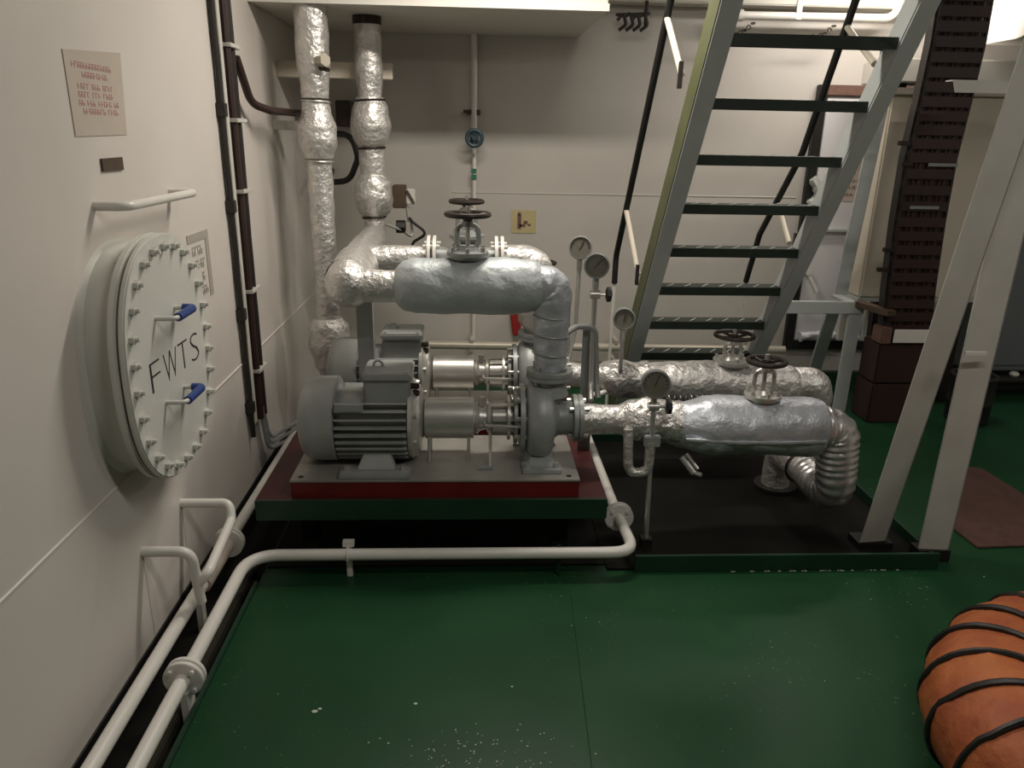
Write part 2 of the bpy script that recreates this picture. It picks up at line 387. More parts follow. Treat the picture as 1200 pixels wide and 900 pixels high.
# cable run on the left wall
CYc = 3.30
t = thing('wall_cable_run', 'vertical run of dark cables clipped to a rail on the left wall', 'cable', (WX, CYc, .26))
build(MB().box(WX, WX+.03, 3.205, 3.245, .30, CZ-.002), 'mounting_rail', LEGM, t, bevel=.003)
for k, (dy, r, zb) in enumerate(((-.105, .011, .245), (-.015, .017, .30), (.018, .018, .32), (.048, .014, .30), (.07, .011, .3))):
    build(MB().tube([(WX+.02+.012*(k % 2), CYc+dy+random.uniform(-.003, .003), z) for z in [zb+i*(CZ-.005-zb)/20 for i in range(21)]], r, 9), 'cable', CABLEB if k == 1 else CABLEK, t)
for z in (.52, .88, 1.30, 1.58, 1.86): build(MB().box(WX+.0, WX+.055, CYc-.035, CYc+.10, z, z+.016), 'clip', LEGM, t, bevel=.002)
for z in (.36, .78, 1.23, 1.6): build(MB().box(WX+.0, WX+.035, CYc-.125, CYc-.085, z, z+.05), 'saddle', CABLEK, t, bevel=.002)
for k in range(3):
    build(MB().tube(fillet([(WX+.03, CYc+.02*k, .34), (WX+.04, CYc+.03+.02*k, .12+.02*k), (WX+.12, 3.58+.06*k, .10+.02*k), (-.80+.04*k, 3.70, .17)], .08), .009, 8), 'cable_tail', GREYPIPE, t)
# branch cable leading to the riser
build(MB().tube(fillet([(WX+.04, CYc+.07, 1.83), (WX+.05, 3.50, 1.66), (WX+.10, 3.62, 1.635), (-.86, 4.03, 1.635)], .12), .017, 10), 'branch_cable', CABLEB, t)
build(MB().box(WX, -.80, 4.03, 4.07, 1.555, 1.60), 'cable_bracket', LEGM, bevel=.003, label='short cream bracket under the branch cable', cat='bracket')
build(MB().box(WX, -.425, 4.195, 4.235, 1.812, 1.89), 'pipe_support_beam', CREAM, bevel=.003, label='cream flat support beam tying both lagged risers to the left wall', cat='beam')

# ------------------------------------------------------------------ risers
def prof_pipe(x, y, prof, wob, seed, step=.02):
    zs = []; rs = []
    z = prof[0][0]
    while z > prof[-1][0]:
        for (za, ra), (zb, rb) in zip(prof[:-1], prof[1:]):
            if zb <= z <= za: q = (za-z)/(za-zb+1e-9); q = q*q*(3-2*q); rs.append(ra+(rb-ra)*q); break
        zs.append(z); z -= step
    return MB().tube([(x, y, z) for z in zs], rs, 26, wob=wob, wf=14, seed=seed)
R1 = (-.755, 3.85)
t = thing('lagged_riser', 'foil lagged riser pipe with two bulging valve jackets next to the left wall', 'pipe', (R1[0], R1[1], -.0), 'lagged risers')
build(prof_pipe(*R1, [(2.10, .076), (1.9, .078), (1.68, .062)], .07, 3), 'pipe_jacket', FOIL, t)
build(prof_pipe(*R1, [(1.69, .064), (1.64, .07), (1.57, .092), (1.50, .094), (1.43, .07), (1.41, .058)], .10, 5), 'valve_jacket', FOIL, t)
build(prof_pipe(*R1, [(1.42, .060), (.9, .060), (.63, .058)], .09, 8), 'pipe_jacket', FOIL, t)
build(prof_pipe(*R1, [(.64, .07), (.60, .098), (.50, .106), (.40, .085), (.33, .055)], .08, 9), 'valve_jacket', FOIL, t)
build(MB().tube([(R1[0], R1[1], .34), (R1[0], R1[1], .0)], .045, 18), 'pipe_end', GREYPIPE, t)
for z in (1.685, 1.415, .625): build(MB().torus((R1[0], R1[1], z), (0.05, 0, 1), .066, .005, 26, 6), 'tie_wire', STEEL, t)
build(MB().cyl((R1[0]+.04, R1[1]-.06, 1.86), (R1[0]+.075, R1[1]-.10, 1.86), .028, 6), 'pipe_boss', BRASS, t)
build(MB().cyl((R1[0]+.03, R1[1]-.05, 1.83), (R1[0]+.085, R1[1]-.09, 1.82), .010, 8), 'boss_plug', DARKIRON, t)
R2 = (-.535, 4.12)
t = thing('lagged_riser', 'foil lagged riser pipe with two round jackets tied with dark wire and a brown box', 'pipe', (R2[0], R2[1], 1.0), 'lagged risers')
build(prof_pipe(*R2, [(2.10, .062), (2.06, .068), (1.86, .070), (1.70, .060)], .06, 13), 'pipe_jacket', FOIL, t)
build(prof_pipe(*R2, [(1.72, .07), (1.66, .092), (1.58, .104), (1.52, .09), (1.47, .062)], .09, 14), 'valve_jacket', FOIL, t)
build(prof_pipe(*R2, [(1.50, .066), (1.32, .064)], .06, 15), 'pipe_jacket', FOIL, t)
build(prof_pipe(*R2, [(1.345, .066), (1.30, .094), (1.22, .106), (1.16, .088), (1.12, .052)], .08, 16), 'valve_jacket', FOIL, t)
build(prof_pipe(*R2, [(1.14, .052), (1.04, .056)], .04, 17), 'pipe_jacket', FOIL, t)
for z, r in ((1.705, .074), (1.475, .068), (1.125, .060)): build(MB().torus((R2[0], R2[1], z), (-.06, .02, 1), r, .006, 26, 6), 'tie_wire', DARKIRON, t)
build(MB().ring((R2[0], R2[1], 2.055), (R2[0], R2[1], 2.094), .071, .058), 'deck_collar', DARKIRON, t)
build(MB().tube(fillet([(-.84, WY-.002, 1.60), UY(384, 156, 4.5), UY(412, 158, 4.45), UY(420, 185, 4.45), UY(410, 212, 4.45), UY(385, 214, 4.5), (-.86, WY-.002, 1.33)], .09), .017, 10), 'rubber_hose', BLACK, label='black rubber hose loop hanging behind the risers', cat='hose')
build(MB().box(-.78, -.70, 4.52, WY-.001, 1.58, 1.72), 'junction_box', DARKIRON, bevel=.005, label='small dark junction box on the back wall between the risers', cat='box')

# sensor box beside riser 2
t = thing('sensor_box', 'brown pressure switch box with hanging lead beside the second riser', 'box', (-.42, 4.25, 1.1))
build(MB().box(-.445, -.375, 4.20, 4.30, 1.165, 1.285), 'box_body', BROWNB, t, bevel=.004)
build(MB().box(-.374, -.325, 4.22, 4.29, 1.185, 1.265), 'side_box', LEGM, t, bevel=.004)
build(MB().bar((-.37, 4.215, 1.26), (-.33, 4.215, 1.19), .012, .008), 'lever', BROWNB, t)
build(MB().cyl((-.37, 4.25, 1.17), (-.36, 4.25, 1.09), .012, 10), 'stem', STEEL, t)
build(MB().cyl((-.43, 4.22, 1.065), (-.38, 4.22, 1.065), .035, 8), 'knob', BLACK, t)
build(MB().tube(fillet([(-.36, 4.24, 1.11), (-.34, 4.22, 1.09), (-.26, 4.22, 1.03), (-.34, 4.25, .98), (-.36, 4.25, .93)], .03), .008, 8), 'lead', CABLEK, t)
build(MB().tube(fillet([(-.35, 4.25, 1.10), (-.345, 4.25, 1.0), (-.40, 4.2, 1.05), (-.50, 4.15, 1.09)], .02), .008, 8), 'tubing', STEEL, t)

# ------------------------------------------------------------------ back wall fittings
t = thing('sounding_pipe', 'thin white pipe down the back wall with a round dark valve wheel', 'pipe', (-.005, 4.69, .2))
build(MB().tube([(-.008, 4.70, 2.094), (-.008, 4.70, 1.57)], .018, 12), 'upper_pipe', WHITE, t)
build(MB().tube([(-.005, 4.70, 1.50), (-.008, 4.70, .30)], .012, 12), 'lower_pipe', WALL, t)
build(MB().tube([(-.006, 4.70, 1.58), (-.006, 4.70, 1.49)], .026, 12), 'valve_body', TEAL, t)
h = build(MB().torus((-.005, 4.60, 1.532), (0, 1, 0), .044, .012, 28, 8), 'handwheel', TEAL, t)
mm = MB().cyl((-.005, 4.585, 1.532), (-.005, 4.70, 1.532), .014, 10)
for a in range(3): q = a*2*PI/3+.5; mm.bar((-.005, 4.60, 1.532), (-.005+.044*math.cos(q), 4.60, 1.532+.044*math.sin(q)), .012, .008, V(0, 1, 0))
build(mm, 'spokes', TEAL, h)
for z in (1.345, 1.31): build(MB().box(-.024, .008, 4.68, 4.686, z-.013, z+.013), 'green_tag', GREENT, t)
build(MB().box(-.05, .03, 4.69, WY-.001, 1.66, 1.69), 'clamp', BROWNB, t, bevel=.003)
build(MB().cyl((-.045, 4.68, 1.675), (-.07, 4.68, 1.68), .010, 8), 'clamp_bolt', BROWNB, t)
sk = build(MB().box(.228, .378, WY-.004, WY-.001, .975, 1.115), 'hose_sticker', YELLOW, label='yellowed square sticker with a fire hose symbol on the back wall', cat='sticker')
m_ = MB(); m_.box(.262, .285, WY-.006, WY-.004, 1.0, 1.085); m_.cyl((.273, WY-.006, 1.09), (.273, WY-.004, 1.09), .012, 10)
m_.box(.275, .31, WY-.006, WY-.004, 1.012, 1.03); m_.box(.30, .325, WY-.006, WY-.004, 1.03, 1.05); m_.box(.325, .345, WY-.006, WY-.004, 1.02, 1.032)
build(m_, 'pictogram', RUST, sk)
def lowpipe(z, r, lab, m):
    t = thing('bulkhead_pipe', lab, 'pipe', (.7, 4.62, z-.05))
    build(MB().tube([(-.55, 4.62, z+.003), (2.0, 4.62, z-.02)], r, 14), 'pipe', m, t)
    for x in (-.02, .9, 1.8): build(MB().box(x-.012, x+.012, 4.60, WY-.001, z-.045, z+.04), 'clamp', m, t, bevel=.003)
lowpipe(.286, .026, 'upper cream pipe running low along the back wall behind the ladder foot', BRASS)
lowpipe(.150, .024, 'lower white pipe running just above the deck along the back wall', WHITE)
build(MB().prism([(.225, 4.70, .48), (.305, 4.70, .49), (.29, 4.70, .33), (.245, 4.70, .325)], (0, .045, 0)), 'red_cloth_bag', REDT, bevel=.008, label='small red cloth bag hanging on the back wall behind the discharge pipe', cat='bag')
# small black cables under the deck beam
m_ = MB()
for k in range(4):
    x = .79+.04*k; m_.tube(fillet([(x, 4.60, 2.17+.02*(k % 2)), (x+.03, 4.60, 2.21), (x+.05, 4.60, 2.15), (x+.01, 4.60, 2.12)], .02), .010, 7)
m_.tube([(.78, 4.61, 2.20), (.97, 4.61, 2.21)], .008, 6); m_.tube([(.95, 4.61, 2.15), (.95, 4.61, 2.275)], .010, 6)
build(m_, 'cable_ends', CABLEK, label='bunch of loose black cable ends hanging under the deck beam', cat='cable')
t = thing('vent_pipe', 'white pipe high on the back wall behind the ladder turning up at its end', 'pipe', (1.9, 4.62, 2.19))
build(MB().tube(fillet([(1.46, 4.62, 2.215), (2.38, 4.62, 2.222), (2.42, 4.62, 2.60)], .08), .022, 12), 'pipe', WHITE, t)
build(MB().cyl((1.44, 4.62, 2.215), (1.50, 4.62, 2.215), .032, 14), 'end_cap', WHITE, t)
build(MB().box(1.80, 1.83, 4.60, WY-.14, 2.20, 2.30), 'hanger', WHITE, t)
def chain(a, b, lab):
    a, b = Vector(a), Vector(b); m_ = MB(); n = max(3, int((b-a).length/.022)); d = (b-a).normalized()
    for k in range(n):
        m_.torus(a.lerp(b, (k+.5)/n)-V(0, 0, .03*math.sin(PI*(k+.5)/n)), V(0, 1, 0) if k % 2 else V(0, .2, 1), .011, .0035, 10, 5)
    build(m_, 'safety_chain', DARKIRON, label=lab, cat='chain')
chain(UY(885, 25, 4.6), UY(852, 38, 4.6), 'short dark chain slung from the vent pipe beside the left stringer')
chain(UY(980, 28, 4.6), UY(945, 42, 4.6), 'short dark chain slung by the far black handrail')

# ------------------------------------------------------------------ pump platform
PX0, PX1, PY0, PY1, PZ = -.785, .487, 2.47, 3.66, .292
t = thing('pump_platform', 'raised steel platform with dark red top and green front bar carrying two pumps', 'platform', (-.15, 3.05, 0))
build(MB().box(PX0, PX1, PY0+.014, PY1, PZ-.02, PZ), 'deck_plate', DARKRED, t)
build(MB().box(PX0, PX1, PY0, PY0+.014, PZ-.078, PZ+.001), 'front_bar', GREENBAR, t, bevel=.002)
build(MB().box(PX1-.012, PX1, PY0+.014, PY1, PZ-.078, PZ-.02), 'side_bar', GREENBAR, t)
build(MB().box(PX0, PX0+.012, PY0+.014, PY1, PZ-.078, PZ-.02), 'side_bar', GREENBAR, t)
for x in (-.62, .33):
    for y in (2.60, 3.5): build(MB().box(x-.03, x+.03, y-.03, y+.03, .0045, PZ-.02), 'support', TRAYD, t)
SZ = .357
def skid(y, lab):
    t = thing('pump_skid', lab, 'skid', (-.145, y, PZ), 'pump skids')
    build(MB().box(-.662, .385, y-.215, y-.205, PZ, SZ-.008), 'side_channel', RED, t)
    build(MB().box(-.662, .385, y+.205, y+.215, PZ, SZ-.008), 'side_channel', RED, t)
    build(MB().box(-.662, -.652, y-.205, y+.205, PZ, SZ-.008), 'end_channel', RED, t)
    build(MB().box(.375, .385, y-.205, y+.205, PZ, SZ-.008), 'end_channel', RED, t)
    build(MB().box(-.664, .387, y-.218, y+.218, SZ-.008, SZ), 'base_plate', PLATEM, t, bevel=.002)
    for x in (-.63, .35): build(MB().cyl((x, y-.185, SZ), (x, y-.185, SZ+.001), .011, 6), 'holding_bolt', DARKIRON, t)
    return t
Y1, Y2, AZ = 2.72, 3.30, .517
skid(Y1, 'red channel skid with grey top plate under the pump by the white floor pipe')
skid(Y2, 'red channel skid with grey top plate under the rear pump')

def motor(y, lab):
    t = thing('electric_motor', lab, 'motor', (-.42, y, SZ), 'electric motors')
    build(MB().lathe((-.650, y, AZ), (1, 0, 0), [(0, .105), (.004, .118), (.012, .137), (.025, .150), (.045, .158), (.07, .161), (.135, .161), (.138, .157)], 40), 'fan_cowl', MOTOR, t)
    build(MB().lathe((-.515, y, AZ), (1, 0, 0), [(0, .115), (.02, .118), (.262, .118), (.272, .115)], 32), 'motor_body', MOTOR, t)
    m_ = MB(); N = 32
    for k in range(N):
        q = 2*PI*(k+.5)/N; cy, cz = math.cos(q), math.sin(q)
        if cz > .72: continue
        m_.bar((-.508, y+cy*.134, AZ+cz*.134), (-.248, y+cy*.134, AZ+cz*.134), .046, .007, V(0, cy, cz))
    build(m_, 'cooling_fins', MOTOR, t)
    build(MB().lathe((-.245, y, AZ), (1, 0, 0), [(0, .15), (.014, .153), (.022, .140), (.04, .125), (.045, .085), (.055, .07)], 36), 'end_shield', STEEL, t)
    bolts_of(t, 'shield_bolt', [((-.232, y+.135*math.cos(q), AZ+.135*math.sin(q)), (-.212, y+.135*math.cos(q), AZ+.135*math.sin(q))) for q in [2*PI*(k+.5)/8 for k in range(8)]], .011, STEEL)
    tb = build(MB().box(-.405, -.235, y-.10, y+.09, .595, .692), 'terminal_box', MOTOR, t, bevel=.008)
    build(MB().box(-.409, -.231, y-.104, y+.094, .694, .722), 'lid', MOTOR, tb, bevel=.006)
    for dx in (-.39, -.25): build(MB().cyl((dx, y-.085, .722), (dx, y-.085, .728), .007, 6), 'screw', STEEL, tb)
    for k in range(3): build(MB().cyl((-.235, y-.06, .612+.027*k), (-.205, y-.065, .612+.027*k), .011, 8), 'cable_gland', DARKIRON, tb)
    build(MB().box(-.50, -.40, y-.158, y-.145, .60, .625), 'rating_plate', PUMPG, t)
    for s_ in (-1, 1):
        m_ = MB()
        m_.box(-.49, -.235, y+s_*.165-.045, y+s_*.165+.035, SZ, SZ+.018)
        m_.hexa([(-.43, y+s_*.15-.02, SZ+.018), (-.29, y+s_*.15-.02, SZ+.018), (-.29, y+s_*.15+.02, SZ+.018), (-.43, y+s_*.15+.02, SZ+.018),
                 (-.41, y+s_*.11-.02, SZ+.062), (-.31, y+s_*.11-.02, SZ+.062), (-.31, y+s_*.11+.02, SZ+.062), (-.41, y+s_*.11+.02, SZ+.062)])
        f = build(m_, 'foot', MOTOR, t, bevel=.003)
        for x in (-.465, -.26): build(MB().cyl((x, y+s_*.165, SZ+.018), (x, y+s_*.165, SZ+.034), .012, 6), 'foot_bolt', STEEL, f)
    build(MB().torus((-.36, y, AZ+.21), (0, 1, 0), .017, .005, 14, 6), 'lifting_eye', MOTOR, t)
    return t
mo = motor(Y1, 'ribbed grey electric motor with rounded fan cowl driving the pump by the floor pipe')
copy_tree(mo, (0, Y2-Y1, 0), None, 'ribbed grey electric motor of the rear pump half hidden behind the other motor')

def pump(y, lab):
    t = thing('centrifugal_pump', lab, 'pump', (.1, y, SZ), 'centrifugal pumps')
    build(MB().lathe((-.188, y, AZ), (1, 0, 0), [(0, .076), (.003, .079), (.183, .079), (.186, .076)], 36), 'coupling_guard', STEEL, t)
    for x in (-.172, -.022): 
        build(MB().tube([(x, y-.05, AZ-.055), (x, y-.05, SZ)], .006, 8), 'guard_leg', STEEL, t)
        build(MB().tube([(x, y+.05, AZ-.055), (x, y+.05, SZ)], .006, 8), 'guard_leg', STEEL, t)
    build(MB().lathe((.0, y, AZ), (1, 0, 0), [(0, .058), (.012, .062), (.02, .05), (.045, .044), (.05, .058), (.062, .060), (.07, .05), (.145, .05), (.15, .06)], 28), 'bearing_housing', STEEL, t)
    m_ = MB()
    for q in (.3, 1.25, 1.9, 2.85, 3.6, 4.4, 5.0, 5.8): m_.bar((.068, y+.058*math.cos(q), AZ+.058*math.sin(q)), (.16, y+.062*math.cos(q), AZ+.062*math.sin(q)), .010, .018, V(0, math.cos(q), math.sin(q)))
    build(m_, 'lantern_ribs', STEEL, t)
    build(MB().ring((.125, y, AZ), (.135, y, AZ), .085, .04), 'adapter_flange', STEEL, t)
    build(MB().ring((.15, y, AZ), (.163, y, AZ), .098, .04), 'adapter_flange', PUMPG, t)
    build(MB().ring((.172, y, AZ), (.19, y, AZ), .132, .04, 32), 'casing_cover', PUMPG, t)
    bolts_of(t, 'casing_stud', [((.150, y+.115*math.cos(q), AZ+.115*math.sin(q)), (.20, y+.115*math.cos(q), AZ+.115*math.sin(q))) for q in [2*PI*(k+.5)/10 for k in range(10)]], .009, STEEL)
    # spiral volute
    m_ = MB(); n, k2 = 40, 12
    prof = [(.19, .0), (.19, .10), (.196, .125), (.21, .145), (.235, .155), (.262, .155), (.285, .145), (.298, .122), (.302, .10), (.305, .0)]
    m_.lathe((0, y, AZ), (1, 0, 0), prof, 40)
    build(m_, 'volute_casing', PUMPG, t)
    build(MB().lathe((.283, y, AZ+.10), (0, 0, 1), [(0, .075), (.03, .066), (.055, .062), (.066, .062)], 24), 'discharge_neck', PUMPG, t)
    fl_ = build(MB().lathe((.283, y, AZ+.163), (0, 0, 1), [(0, .088), (.017, .088)], 30), 'discharge_flange', PUMPG, t, bevel=.002)
    build(MB().lathe((.302, y, AZ), (1, 0, 0), [(0, .085), (.02, .066), (.07, .064), (.08, .07)], 28), 'suction_neck', PUMPG, t)
    build(MB().lathe((.376, y, AZ), (1, 0, 0), [(0, .092), (.018, .092)], 32), 'suction_flange', PUMPG, t, bevel=.002)
    bolts_of(t, 'flange_bolt', [((.36, y+.075*math.cos(q), AZ+.075*math.sin(q)), (.435, y+.075*math.cos(q), AZ+.075*math.sin(q))) for q in [2*PI*(k+.5)/4 for k in range(4)]], .009, STEEL)
    m_ = MB()
    m_.hexa([(.19, y-.16, SZ), (.315, y-.16, SZ), (.315, y+.16, SZ), (.19, y+.16, SZ), (.225, y-.06, AZ-.10), (.28, y-.06, AZ-.10), (.28, y+.06, AZ-.10), (.225, y+.06, AZ-.10)])
    m_.box(.18, .325, y-.17, y-.09, SZ, SZ+.016); m_.box(.18, .325, y+.09, y+.17, SZ, SZ+.016)
    ft = build(m_, 'pump_foot', PUMPG, t, bevel=.002)
    for x in (.20, .305): build(MB().cyl((x, y-.14, SZ+.016), (x, y-.14, SZ+.034), .011, 6), 'foot_bolt', STEEL, ft)
    build(MB().tube(fillet([(.06, y-.055, AZ-.03), (.06, y-.075, AZ-.10), (.06, y-.11, SZ+.004)], .02), .006, 8), 'drain_tube', STEEL, t)
    build(MB().box(.01, .07, y-.13, y-.09, SZ, SZ+.008), 'drain_cup', PUMPG, t, bevel=.002)
    build(MB().tube(fillet([(.04, y-.05, AZ+.0), (.04, y-.085, AZ), (.19, y-.10, AZ+.0), (.22, y-.12, AZ-.02)], .02), .006, 8), 'flush_tube', STEEL, t)
    build(MB().cyl((.03, y, AZ+.05), (.03, y, AZ+.085), .012, 8), 'oil_plug', STEEL, t)
    return t
pu = pump(Y1, 'grey centrifugal pump with silver coupling guard by the white floor pipe')
copy_tree(pu, (0, Y2-Y1, 0), None, 'grey centrifugal pump with silver coupling guard standing behind the other pump')

# ------------------------------------------------------------------ valves
def valve(name, x, y, z0, zw, rw, lab, wheelm=DARKIRON, bonnet=True, m=PUMPG, fl=.075):
    t = thing(name, lab, 'valve', (x, y, z0), None)
    if bonnet:
        build(MB().lathe((x, y, z0), (0, 0, 1), [(0, fl*.8), (.012, fl*.8), (.012, fl), (.026, fl), (.03, fl*.55), (.045, fl*.42)], 28), 'bonnet', m, t)
        bolts_of(t, 'bonnet_bolt', [((x+fl*.83*math.cos(q), y+fl*.83*math.sin(q), z0+.02), (x+fl*.83*math.cos(q), y+fl*.83*math.sin(q), z0+.043)) for q in [2*PI*(k+.5)/6 for k in range(6)]], .008, STEEL)
        mm = MB(); zt = zw-.03
        for s_ in (-1, 1):
            mm.tube(fillet([(x+s_*.026, y, z0+.035), (x+s_*.040, y, z0+.06), (x+s_*.036, y, zt-.015), (x+s_*.008, y, zt)], .02), .009, 8)
        mm.cyl((x, y, zt-.012), (x, y, zt+.006), .020, 12)
        build(mm, 'yoke', m, t)
    build(MB().cyl((x, y, z0+.03), (x, y, zw+.028), .008, 10), 'stem', STEEL if bonnet else m, t)
    mm = MB().torus((x, y, zw), (0, 0, 1), rw-.009, .0095, 36, 8)
    mm.lathe((x, y, zw-.022), (0, 0, 1), [(0, .017), (.02, .02), (.03, .016)], 12)
    for k in range(4):
        q = 2*PI*k/4+.4; mm.tube([(x+.014*math.cos(q), y+.014*math.sin(q), zw-.010), (x+(rw-.008)*math.cos(q), y+(rw-.008)*math.sin(q), zw)], .007, 6)
    build(mm, 'handwheel', wheelm, t)
    return t

# ------------------------------------------------------------------ discharge lines
DZ, DX = 1.03, .283
def jacket(pts, prof, n=30, wob=.05, seed=0, wf=12, step=.016, fold=0.):
    pts = dense(pts, step); L = [0]
    for a, b in zip(pts[:-1], pts[1:]): L.append(L[-1]+(b-a).length)
    rs = []
    for l in L:
        q = l/L[-1]; r = prof[-1][1]
        for (qa, ra), (qb, rb) in zip(prof[:-1], prof[1:]):
            if qa <= q <= qb: e = (q-qa)/(qb-qa+1e-9); e = e*e*(3-2*e); r = ra+(rb-ra)*e; break
        rs.append(r)
    return MB().tube(pts, rs, n, wob=wob, seed=seed, wf=wf, fold=fold)
t = thing('discharge_pipe', 'silver cloth lagged discharge pipe with thick valve jacket over the pump by the floor pipe', 'pipe', (DX, Y1, AZ+.18), 'lagged discharge pipes')
build(MB().ring((DX, Y1, AZ+.181), (DX, Y1, AZ+.198), .088, .04, 30), 'flange', PUMPG, t, bevel=.002)
bolts_of(t, 'flange_bolt', [((DX+.072*math.cos(q), Y1+.072*math.sin(q), AZ+.15), (DX+.072*math.cos(q), Y1+.072*math.sin(q), AZ+.215)) for q in [2*PI*(k+.5)/4 for k in range(4)]], .009, STEEL)
el = fillet([(DX, Y1, AZ+.199), (DX, Y1, DZ), (.19, Y1, DZ)], .12, 12)
build(jacket(el, [(0, .056), (.1, .062), (.5, .066), (.75, .074), (1, .085)], wob=.11, seed=2, wf=17, fold=.018), 'elbow_jacket', CLOTHB, t)
for z in (AZ+.26, AZ+.33, AZ+.40): build(MB().torus((DX, Y1, z), (.08, .05, 1), .066, .0035, 30, 6), 'tie_wire', GREYPIPE, t)
build(jacket([(.235, Y1, DZ), (-.285, Y1, DZ-.004)], [(0, .085), (.05, .096), (.2, .102), (.85, .101), (.95, .09), (1, .06)], n=44, wob=.055, seed=21, wf=11), 'valve_jacket', CLOTH, t)
build(jacket([(-.27, Y1, DZ-.006), (-.46, Y1, DZ-.004)], [(0, .056), (.5, .059), (1, .062)], wob=.05, seed=4), 'pipe_jacket', FOIL, t)
valve('globe_valve', -.026, Y1, DZ+.098, 1.283, .084, 'globe valve with dark handwheel rising from the cloth valve jacket', m=PUMPG)
# header joining both lines to the riser
t = thing('discharge_header', 'foil wrapped header joining both discharge pipes to the second riser', 'pipe', (-.49, 3.4, DZ-.1))
hp = fillet([(-.455, Y1-.02, DZ), (-.50, 3.3, DZ), R2+(DZ,), R2+(1.10,)], .08, 8)
build(jacket(hp, [(0, .070), (.06, .084), (.28, .086), (.40, .072), (.85, .066), (1, .054)], wob=.07, seed=6), 'header_jacket', FOIL, t)
build(jacket([(-.452, Y1-.085, DZ+.0), (-.455, Y1+.0, DZ+.0)], [(0, .03), (.35, .068), (1, .084)], wob=.04, seed=9), 'end_cap_jacket', FOIL, t)
build(MB().torus((-.47, Y1+.10, DZ), (-.08, 1, .25), .082, .004, 30, 6), 'tie_wire', DARKIRON, t)
build(MB().box(-.462, -.400, 2.905, 2.965, SZ-.065, DZ-.05), 'pipe_support_post', GREYPIPE, bevel=.004, label='square grey post holding up the discharge header between the two motors', cat='post')
# rear line
t = thing('discharge_pipe', 'foil lagged discharge pipe with bare flanged valve over the rear pump', 'pipe', (DX, Y2, AZ+.18), 'lagged discharge pipes')
build(MB().ring((DX, Y2, AZ+.181), (DX, Y2, AZ+.198), .088, .04, 30), 'flange', PUMPG, t, bevel=.002)
el = fillet([(DX, Y2, AZ+.199), (DX, Y2, DZ), (.11, Y2, DZ+.006)], .12, 12)
build(jacket(el, [(0, .060), (.12, .088), (.3, .098), (.45, .07), (1, .064)], wob=.08, seed=31, wf=14), 'elbow_jacket', FOIL, t)
build(jacket([(-.21, Y2, DZ+.006), (-.48, Y2, DZ)], [(0, .05), (.2, .056), (1, .060)], wob=.06, seed=33), 'pipe_jacket', FOIL, t)
for x in (-.205, -.18, .085, .11): build(MB().ring((x, Y2, DZ+.008), (x+.014, Y2, DZ+.008), .098, .03, 30), 'flange', WHITE, t, bevel=.002)
build(MB().lathe((-.17, Y2, DZ+.008), (1, 0, 0), [(0, .05), (.06, .05), (.10, .085), (.17, .085), (.21, .05), (.26, .05)], 24), 'valve_body', PUMPG, t)
bolts_of(t, 'flange_bolt', [((x, Y2+.08*math.cos(q), DZ+.008+.08*math.sin(q)), (x+.072, Y2+.08*math.cos(q), DZ+.008+.08*math.sin(q))) for x in (-.222, .068) for q in [2*PI*(k+.5)/4 for k in range(4)]], .009, WHITE)
valve('globe_valve', -.036, Y2, DZ+.085, 1.280, .077, 'globe valve with dark handwheel on the bare flanged valve of the rear discharge pipe')
p = UY(638, 308, 3.62)
valve('drain_valve', p.x, 3.62, .86, p.z, .060, 'small valve with brown handwheel behind the rear discharge elbow', bonnet=False)
build(MB().tube(fillet([(p.x, 3.62, .90), (p.x, 3.62, .40), (p.x, 4.60, .39)], .06), .022, 12), 'branch_pipe', GREYPIPE, label='grey branch pipe under the small valve behind the rear discharge elbow', cat='pipe')

